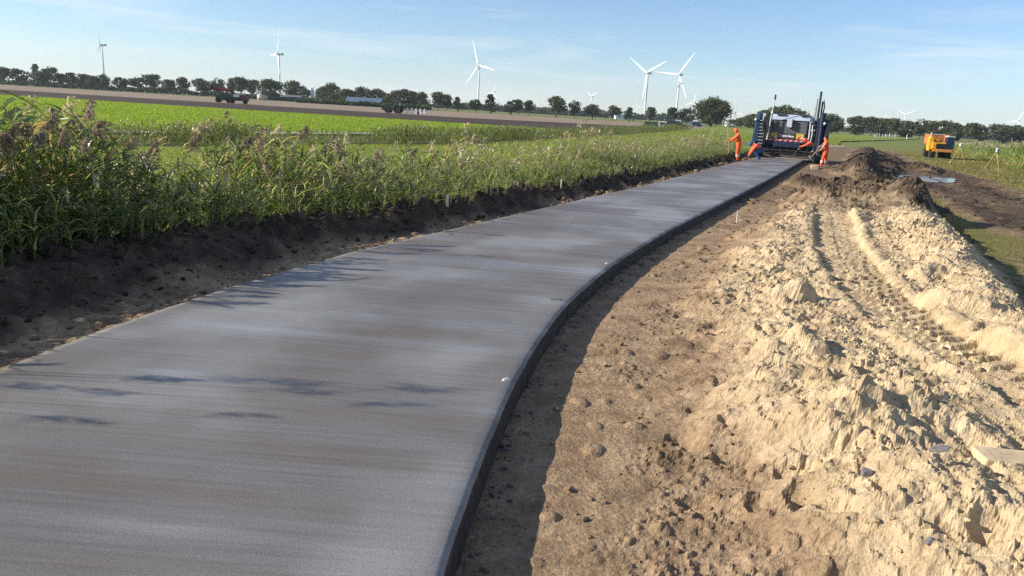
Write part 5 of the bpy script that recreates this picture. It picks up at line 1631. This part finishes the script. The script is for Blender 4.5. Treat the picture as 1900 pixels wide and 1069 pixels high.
tripod(1776, 302, 1.25, 'farther yellow survey tripod beside the dump truck', 0.6)

# ================================================================== people
M_hi = mat('orange_hi_vis', (0.92, 0.15, 0.055), 0.75, var=0.10, scale=8)
M_hi2 = mat('orange_trousers', (0.80, 0.11, 0.02), 0.75, var=0.12, scale=8)
M_skin = mat('skin', (0.42, 0.24, 0.17), 0.6, var=0.06)
M_hair = mat('dark_hair', (0.018, 0.014, 0.012), 0.7, var=0.2)
M_gtr = mat('grey_trousers', (0.34, 0.33, 0.29), 0.8, var=0.12)
M_btr = mat('blue_overalls', (0.03, 0.11, 0.24), 0.8, var=0.15)
M_boot = mat('work_boot', (0.05, 0.035, 0.025), 0.7, var=0.2)
M_refl = mat('reflective_tape', (0.62, 0.62, 0.58), 0.4, var=0.05)
M_wood = mat('wood_handle', (0.42, 0.31, 0.18), 0.7, var=0.15)
RADII = dict(pelvis=(.155, .115), waist=(.15, .11), chest=(.175, .12), neck=(.065, .065), chin=(.07, .08), head=(.085, .10), crown=(.06, .07),
             sh=(.075, .075), el=(.052, .052), wr=(.038, .038), hand=(.042, .022), hip=(.10, .10), kn=(.072, .075), an=(.05, .055), heel=(.05, .045), toe=(.045, .032))
BONES = [('pelvis', 'waist', 'T'), ('waist', 'chest', 'J'), ('chest', 'neck', 'J'), ('neck', 'chin', 'S'), ('chin', 'head', 'H'), ('head', 'crown', 'H'),
         ('chest', 'shL', 'J'), ('shL', 'elL', 'A'), ('elL', 'wrL', 'A'), ('wrL', 'handL', 'S'), ('chest', 'shR', 'J'), ('shR', 'elR', 'A'), ('elR', 'wrR', 'A'), ('wrR', 'handR', 'S'),
         ('pelvis', 'hipL', 'T'), ('hipL', 'knL', 'T'), ('knL', 'anL', 'L'), ('anL', 'heelL', 'B'), ('heelL', 'toeL', 'B'),
         ('pelvis', 'hipR', 'T'), ('hipR', 'knR', 'T'), ('knR', 'anR', 'L'), ('anR', 'heelR', 'B'), ('heelR', 'toeR', 'B')]
def person(loc, rz, J, mats, label, hood=True):
    """one continuous skinned body from posed joints; local +y is the way the person faces"""
    e = empty('person', loc, rz)
    names = list(J)
    me = bpy.data.meshes.new('body')
    me.from_pydata([J[n] for n in names], [(names.index(a), names.index(b_)) for a, b_, _ in BONES], [])
    o = bpy.data.objects.new('body', me); COL.objects.link(o)
    md_ = o.modifiers.new('s', 'SKIN'); md_.use_smooth_shade = True
    sv = me.skin_vertices[0].data
    for i, n in enumerate(names):
        key = n if n in RADII else n[:-1]
        sv[i].radius = tuple(r_ * (1.28 if key in ('pelvis', 'waist', 'chest', 'sh', 'el', 'hip', 'kn', 'an') else 1.1) for r_ in RADII[key])
        sv[i].use_root = (n == 'pelvis')
    o.modifiers.new('d', 'SUBSURF').levels = 2
    dg = bpy.context.evaluated_depsgraph_get(); dg.update()
    nm = bpy.data.meshes.new_from_object(o.evaluated_get(dg))
    bpy.data.objects.remove(o)
    slots = {'T': 0, 'J': 1, 'A': 2, 'S': 3, 'H': 4, 'L': 5, 'B': 6}
    nm.materials.clear()
    for k in 'TJASHLB':
        nm.materials.append(mats[k])
    P = np.array([p.center for p in nm.polygons])
    best = np.full(len(P), 1e9); idx_ = np.zeros(len(P), int)
    for a, b_, k in BONES:
        A_, B_ = np.array(J[a]), np.array(J[b_])
        t = np.clip(((P - A_) @ (B_ - A_)) / ((B_ - A_) @ (B_ - A_) + 1e-9), 0, 1)
        dd = np.linalg.norm(P - (A_ + t[:, None] * (B_ - A_)), axis=1) - np.mean(RADII[a if a in RADII else a[:-1]])
        m_ = dd < best
        best[m_] = dd[m_]; idx_[m_] = slots[k]
    nm.polygons.foreach_set('material_index', idx_.astype(np.int32))
    nm.polygons.foreach_set('use_smooth', np.ones(len(nm.polygons), bool))
    nm.name = 'body'
    body = bpy.data.objects.new('body', nm); COL.objects.link(body); body.parent = e
    # fingers curl past the palm; thumb leaves its side
    for sd in 'LR':
        w_, h_ = Vector(J['wr' + sd]), Vector(J['hand' + sd])
        d = (h_ - w_).normalized(); s_ = d.cross(Vector((0, 0, 1))); s_ = s_.normalized() if s_.length > 0.1 else Vector((1, 0, 0))
        n_ = s_.cross(d)
        for k, ln_ in enumerate((0.075, 0.085, 0.08, 0.062)):
            b0 = h_ + s_ * (-0.03 + 0.02 * k)
            MB().tube([b0, b0 + d * ln_ * 0.45 - n_ * 0.008, b0 + d * ln_ * 0.75 - n_ * 0.035, b0 + d * ln_ * 0.7 - n_ * 0.06], [0.010, 0.0095, 0.009, 0.007], 6).build('finger', M_skin, e)
        b0 = w_ + (h_ - w_) * 0.5 - s_ * 0.03
        MB().tube([b0, b0 + d * 0.035 - s_ * 0.025, b0 + d * 0.06 - s_ * 0.02 - n_ * 0.03], [0.013, 0.011, 0.008], 6).build('thumb', M_skin, e)
    # face: nose, brow and ears along the direction of the head
    hd, cn, ck = Vector(J['head']), Vector(J['crown']), Vector(J['chin'])
    upv = (cn - ck).normalized(); fwd = Vector((1, 0, 0)).cross(upv) * -1
    if fwd.y < 0: fwd = -fwd
    MB().tube([hd + fwd * 0.088 + upv * 0.0, hd + fwd * 0.118 - upv * 0.035, hd + fwd * 0.09 - upv * 0.045], [0.012, 0.016, 0.01], 6).build('nose', M_skin, e)
    for sx_ in (-1, 1):
        MB().sphere(hd + Vector((sx_ * 0.033, 0, 0)) + fwd * 0.09 + upv * 0.005, 0.012, 8, 6).build('eye', M_dark, e)
        MB().sphere(hd + Vector((sx_ * 0.088, 0, 0)) - upv * 0.01, 0.024, 8, 6, (0.5, 1, 1.3)).build('ear', M_skin, e)
    MB().tube([hd + fwd * 0.092 - upv * 0.075 - Vector((0.025, 0, 0)), hd + fwd * 0.098 - upv * 0.076, hd + fwd * 0.092 - upv * 0.075 + Vector((0.025, 0, 0))], 0.006, 6).build('mouth', mat('lip', (0.30, 0.12, 0.10), 0.6), e)
    # hood or hair as a cap over the skull, open at the face
    cap = bmesh.new()
    bmesh.ops.create_uvsphere(cap, u_segments=14, v_segments=10, radius=1.0)
    bmesh.ops.delete(cap, geom=[v for v in cap.verts if v.co.y > 0.62 and v.co.z < 0.55 or v.co.z < (-0.75 if hood else -0.25)], context='VERTS')
    R_ = Matrix((Vector((1, 0, 0)), fwd, upv)).transposed()
    for v in cap.verts:
        v.co = hd + upv * 0.02 + R_ @ Vector((v.co.x * 0.112, v.co.y * 0.128, v.co.z * 0.135))
    m_ = MB(); m_.bm.free(); m_.bm = cap
    m_.build('hood' if hood else 'hair', mats['K'], e, True)
    # reflective bands round the trouser legs and jacket
    for sd in 'LR':
        if mats['L'] in (M_hi2, M_hi):
            a, b_ = Vector(J['kn' + sd]), Vector(J['an' + sd])
            for t in (0.35, 0.55):
                c_ = a.lerp(b_, t); q = (b_ - a).normalized()
                r_ = 1.28 * (0.072 * (1 - t) + 0.056 * t) + 0.012
                MB().tube([c_ - q * 0.025, c_ + q * 0.025], r_, 12, cap=False).build('tape', M_refl, e)
    tag(e, label, 'person', 'road workers in orange')
    return e
def mk(**k): return dict(k)
def std(T, J, A, S, H, L_, B, K): return dict(T=T, J=J, A=A, S=S, H=H, L=L_, B=B, K=K)
# worker 1: stands in the verge, hands on a long pole, facing left
gx, gy = G(1366, 300.5, 0.1)
J1 = mk(pelvis=(0, -.03, .94), waist=(0, 0, 1.10), chest=(0, .06, 1.33), neck=(0, .12, 1.47), chin=(0, .17, 1.53), head=(0, .21, 1.60), crown=(0, .21, 1.69),
        shL=(-.19, .08, 1.40), elL=(-.22, .25, 1.20), wrL=(-.10, .44, 1.16), handL=(-.06, .50, 1.17), shR=(.19, .08, 1.40), elR=(.23, .22, 1.16), wrR=(.05, .42, 1.02), handR=(.01, .48, 1.02),
        hipL=(-.09, -.03, .90), knL=(-.13, .02, .49), anL=(-.15, -.05, .09), heelL=(-.15, -.08, .045), toeL=(-.17, .13, .035), hipR=(.09, -.03, .90), knR=(.12, -.03, .49), anR=(.14, -.12, .09), heelR=(.14, -.15, .045), toeR=(.16, .06, .035))
zb = 0.14
person((gx, gy, zb), rad(78), J1, std(M_hi2, M_hi, M_hi, M_skin, M_hi, M_hi2, M_boot, M_hi), 'hooded worker in full orange holding a long pole left of the paver')
pole = empty('long_pole', (gx, gy, zb), rad(78))
MB().tube([(-.02, .40, 0.0), (-.02, .56, 1.17), (-.02, .68, 1.98)], 0.02, 8).build('handle', M_wood, pole)
MB().span((-.18, .33, -0.01), (.16, .45, 0.05), bevel=0.015).build('rake_head', M_dark, pole)
tag(pole, 'long pale pole held upright by the worker left of the paver', 'pole')
# worker 2: crouches over the left slab edge in blue overalls
gx, gy = G(1401, 299, 0.1)
J2 = mk(pelvis=(0, -.32, .60), waist=(0, -.20, .74), chest=(0, .02, .86), neck=(0, .20, .90), chin=(0, .28, .88), head=(0, .35, .89), crown=(0, .43, .92),
        shL=(-.19, .08, .84), elL=(-.22, .26, .58), wrL=(-.16, .36, .34), handL=(-.14, .40, .26), shR=(.19, .08, .84), elR=(.21, .22, .58), wrR=(.14, .36, .36), handR=(.12, .40, .28),
        hipL=(-.10, -.30, .57), knL=(-.17, .08, .46), anL=(-.16, -.20, .10), heelL=(-.16, -.24, .05), toeL=(-.18, -.02, .035), hipR=(.10, -.30, .57), knR=(.17, .02, .42), anR=(.16, -.28, .10), heelR=(.16, -.32, .05), toeR=(.18, -.10, .035))
person((gx, gy, 0.14), rad(85), J2, std(M_btr, M_hi, M_hi, M_skin, M_btr, M_btr, M_boot, M_btr), 'crouching worker with orange jacket and blue overalls at the left slab edge')
# worker 3: bends towards the slab on the right, arms stretched to a float
gx, gy = G(1503, 301, 0.05)
J3 = mk(pelvis=(0, -.20, .90), waist=(0, -.05, 1.04), chest=(0, .18, 1.18), neck=(0, .34, 1.27), chin=(0, .42, 1.29), head=(0, .48, 1.33), crown=(0, .55, 1.38),
        shL=(-.19, .24, 1.17), elL=(-.24, .50, 1.02), wrL=(-.14, .74, .94), handL=(-.11, .81, .92), shR=(.19, .24, 1.17), elR=(.24, .44, .96), wrR=(.12, .66, .82), handR=(.10, .73, .80),
        hipL=(-.10, -.19, .86), knL=(-.16, .12, .52), anL=(-.15, .02, .09), heelL=(-.15, -.02, .045), toeL=(-.17, .20, .035), hipR=(.10, -.19, .86), knR=(.17, -.06, .47), anR=(.18, -.34, .12), heelR=(.18, -.38, .08), toeR=(.20, -.18, .035))
person((gx, gy, 0.03), rad(86), J3, std(M_gtr, M_hi, M_hi, M_skin, M_hi, M_gtr, M_boot, M_hi), 'worker in orange hooded jacket and grey trousers bending right of the paver')
fl = empty('concrete_float', (gx, gy, 0.03), rad(86))
MB().tube([(-.10, .78, .93), (-.02, .98, .55), (.0, 1.10, .24)], 0.018, 8).build('handle', M_dark, fl)
MB().span((-.22, 1.02, .205), (.24, 1.2, .245), bevel=0.01).build('blade', M_steel, fl)
tag(fl, 'long-handled float pushed over wet concrete by the bending worker', 'float')
# worker 4: stands right of the slab with a shovel
gx, gy = G(1529, 309, 0.05)
J4 = mk(pelvis=(0, 0, .94), waist=(0, .02, 1.10), chest=(0, .05, 1.32), neck=(0, .08, 1.46), chin=(0, .11, 1.53), head=(0, .13, 1.60), crown=(0, .12, 1.69),
        shL=(-.19, .06, 1.39), elL=(-.27, .14, 1.12), wrL=(-.22, .30, .92), handL=(-.20, .36, .88), shR=(.19, .06, 1.39), elR=(.24, .18, 1.15), wrR=(.10, .36, 1.14), handR=(.05, .42, 1.14),
        hipL=(-.09, 0, .90), knL=(-.13, .10, .49), anL=(-.14, .16, .09), heelL=(-.14, .12, .045), toeL=(-.16, .34, .035), hipR=(.09, 0, .90), knR=(.12, .0, .48), anR=(.13, -.14, .10), heelR=(.13, -.18, .06), toeR=(.14, .03, .035))
z4 = ZR(gx, gy)
person((gx, gy, z4), rad(62), J4, std(M_hi2, M_hi, M_skin, M_skin, M_skin, M_hi2, M_boot, M_hair), 'dark-haired worker in orange vest and trousers carrying a shovel', hood=False)
sv_ = empty('shovel', (gx, gy, z4), rad(62))
MB().tube([(.12, .10, 1.50), (.0, .42, 1.02), (-.18, .72, .52)], 0.02, 8).build('handle', M_wood, sv_)
MB().prism([(-.30, .30), (-.12, .56), (-.26, .60), (-.40, .36)], 'y', .70, .73).build('blade', M_steel, sv_)
tag(sv_, 'shovel with pale wooden handle held by the dark-haired worker', 'shovel')

# ================================================================== small things on the ground
M_stake = mat('white_stake', (0.75, 0.75, 0.72), 0.6, var=0.08, scale=20)
def stake(px, py, h, z, label, wd=1.0):
    x, y = G(px, py, z)
    e = empty('survey_stake', (x, y, z - 0.05), 0.3)
    MB().prism([(-0.018, 0.0), (0.018, 0.0), (0.018, h + 0.05), (-0.018, h + 0.05)], 'y', -0.012, 0.012).build('post', M_wood, e)
    MB().span((-0.020, -0.014, h * 0.35), (0.020, 0.014, h + 0.055)).build('painted_top', M_stake, e)
    e.scale = (wd, wd, 1)
    tag(e, label, 'stake')
stake(829, 405, 0.42, 0.15, 'white stake standing in the dark bank at mid distance')
stake(1041, 350, 0.22, 0.35, 'short white stake on the far part of the bank', 0.6)
stake(1366, 418, 0.30, 0.02, 'thin pale stake in the sand right of the slab', 0.4)
for px, py, lab in ((942, 706, 'white plastic tab on the slab edge in the foreground'), (1128, 490, 'white plastic tab on the slab edge by the bend')):
    x, y = G(px, py, 0.2)
    e = empty('edge_tab', (x - 0.01, y, 0.199), rad(20))
    MB().span((-0.03, -0.012, 0), (0.03, 0.012, 0.006)).build('base', M_stake, e)
    MB().prism([(-0.03, 0.004), (0.03, 0.004), (0.01, 0.022), (-0.02, 0.016)], 'y', -0.004, 0.004).build('fin', M_stake, e)
    tag(e, lab, 'tab')
x, y = G(1038, 558, 0.2)
e = empty('twig', (x, y, 0.203), rad(-10))
MB().tube([(-0.10, 0.0, 0.004), (-0.02, 0.012, 0.010), (0.09, -0.005, 0.006)], [0.004, 0.006, 0.003], 6).build('stem', M_bark, e)
MB().tube([(-0.02, 0.012, 0.010), (0.03, 0.05, 0.012)], [0.004, 0.002], 5).build('side_shoot', M_bark, e)
tag(e, 'small dry twig lying on the concrete by the right edge', 'twig')
def stone(px, py, zg, dims, m, label, rz=0.0, sink=0.35, seed=1):
    x, y = G(px, py, zg)
    z = ZR(x, y)
    bm_ = bmesh.new()
    bmesh.ops.create_icosphere(bm_, subdivisions=3, radius=1.0)
    r = random.Random(seed)
    ax = [Vector((r.gauss(0, 1), r.gauss(0, 1), r.gauss(0, 1))).normalized() for _ in range(9)]
    for v in bm_.verts:
        for a in ax:                                  # flat broken faces
            d = v.co.dot(a)
            if d > 0.72: v.co -= a * (d - 0.72)
        v.co = Vector((v.co.x * dims[0], v.co.y * dims[1], v.co.z * dims[2]))
    m_ = MB(); m_.bm.free(); m_.bm = bm_
    o = m_.build('stone', m)
    o.location = (x, y, z + dims[2] * (1 - 2 * sink) ); o.rotation_euler = (0.1, -0.12, rz)
    tag(o, label, 'stone')
M_st = mat('grey_stone', (0.17, 0.16, 0.15), 0.85, var=0.3, scale=14, bump=0.6)
M_st2 = mat('sandy_stone', (0.42, 0.33, 0.22), 0.9, var=0.2, scale=12, bump=0.6)
stone(1750, 819, 0.40, (0.085, 0.05, 0.03), M_st, 'flat dark grey stone on the near sand by the right edge', 0.2, 0.3, 3)
stone(1607, 876, 0.35, (0.04, 0.035, 0.035), M_st, 'small dark rounded stone in the near sand slope', 0.8, 0.3, 5)
stone(1512, 309, 0.15, (0.30, 0.25, 0.20), M_st2, 'pale sandy boulder at the feet of the shovel worker', 0.4, 0.3, 8)
stone(1725, 1000, 0.35, (0.035, 0.02, 0.018), M_st, 'slim grey stone at the lower right of the sand', 0.6, 0.3, 9)
# sand-crusted board half buried at the right border
x, y = G(1868, 832, 0.42)
zz = ZR(x, y)
e = empty('buried_board', (x + 0.12, y, zz - 0.02), rad(-6))
M_brd = mat('sandy_board', (0.47, 0.37, 0.235), 0.9, var=0.18, scale=9, bump=0.7)
MB().span((-0.26, -0.10, -0.02), (0.40, 0.10, 0.045), bevel=0.012, ).build('upper_plank', M_brd, e)
MB().span((-0.13, -0.125, -0.07), (0.40, -0.06, -0.005), bevel=0.012).build('lower_plank', M_brd, e)
tag(e, 'sand-crusted board half buried at the right border', 'board')
# puddles in the mud track
M_wat = bpy.data.materials.new('puddle_water')
nt, b = nodes_of(M_wat)
b.inputs['Base Color'].default_value = (0.05, 0.045, 0.04, 1)
b.inputs['Roughness'].default_value = 0.12
b.inputs['Specular IOR Level'].default_value = 0.6
bumpn(nt, b, noise(nt, nt.nodes.new('ShaderNodeNewGeometry').outputs['Position'], 4.0, 2), 0.05, 0.01)
for (x, y, rx, ry, rz), lab in zip(PUD, ('long puddle shining in the mud track', 'smaller puddle to the right in the mud track', 'tiny puddle left of the long one')):
    n = 44
    ang = np.linspace(0, 2 * pi, n, endpoint=False)
    rr_ = 1 + 0.22 * np.sin(ang * 3 + x) + 0.12 * np.sin(ang * 5 + y)
    m_ = MB()
    m_.prism([((rx + 0.05) * r_ * cos(a), ry * 0.95 * r_ * sin(a)) for a, r_ in zip(ang, rr_)], 'z', -0.03, 0.0)
    o = m_.build('puddle', M_wat)
    o.location = (x, y, -0.07); o.rotation_euler = (0, 0, rz)
    tag(o, lab, 'puddle', kind='structure')

# ================================================================== air
hz = bpy.data.meshes.new('haze')
X0, X1, Y0_, Y1_, Z0, Z1 = -4500, 4500, -300, 5700, -1.4, 158
hz.from_pydata([(X0, Y0_, Z0), (X1, Y0_, Z0), (X1, Y1_, Z0), (X0, Y1_, Z0), (X0, Y0_, Z1), (X1, Y0_, Z1), (X1, Y1_, Z1), (X0, Y1_, Z1)], [],
               [(0, 3, 2, 1), (4, 5, 6, 7), (0, 1, 5, 4), (1, 2, 6, 5), (2, 3, 7, 6), (3, 0, 4, 7)])
hm = bpy.data.materials.new('haze_air')
hm.use_nodes = True
nt = hm.node_tree
for n in list(nt.nodes):
    if n.type != 'OUTPUT_MATERIAL': nt.nodes.remove(n)
pv = nt.nodes.new('ShaderNodeVolumePrincipled')
pv.inputs['Color'].default_value = (0.80, 0.90, 1.0, 1)
pv.inputs['Density'].default_value = 0.00011
pv.inputs['Anisotropy'].default_value = 0.1
nt.links.new(pv.outputs['Volume'], nt.nodes['Material Output'].inputs['Volume'])
hz.materials.append(hm)
ho = bpy.data.objects.new('haze', hz)
COL.objects.link(ho)
tag(ho, 'thin pale autumn haze over the polder', 'haze', kind='stuff')
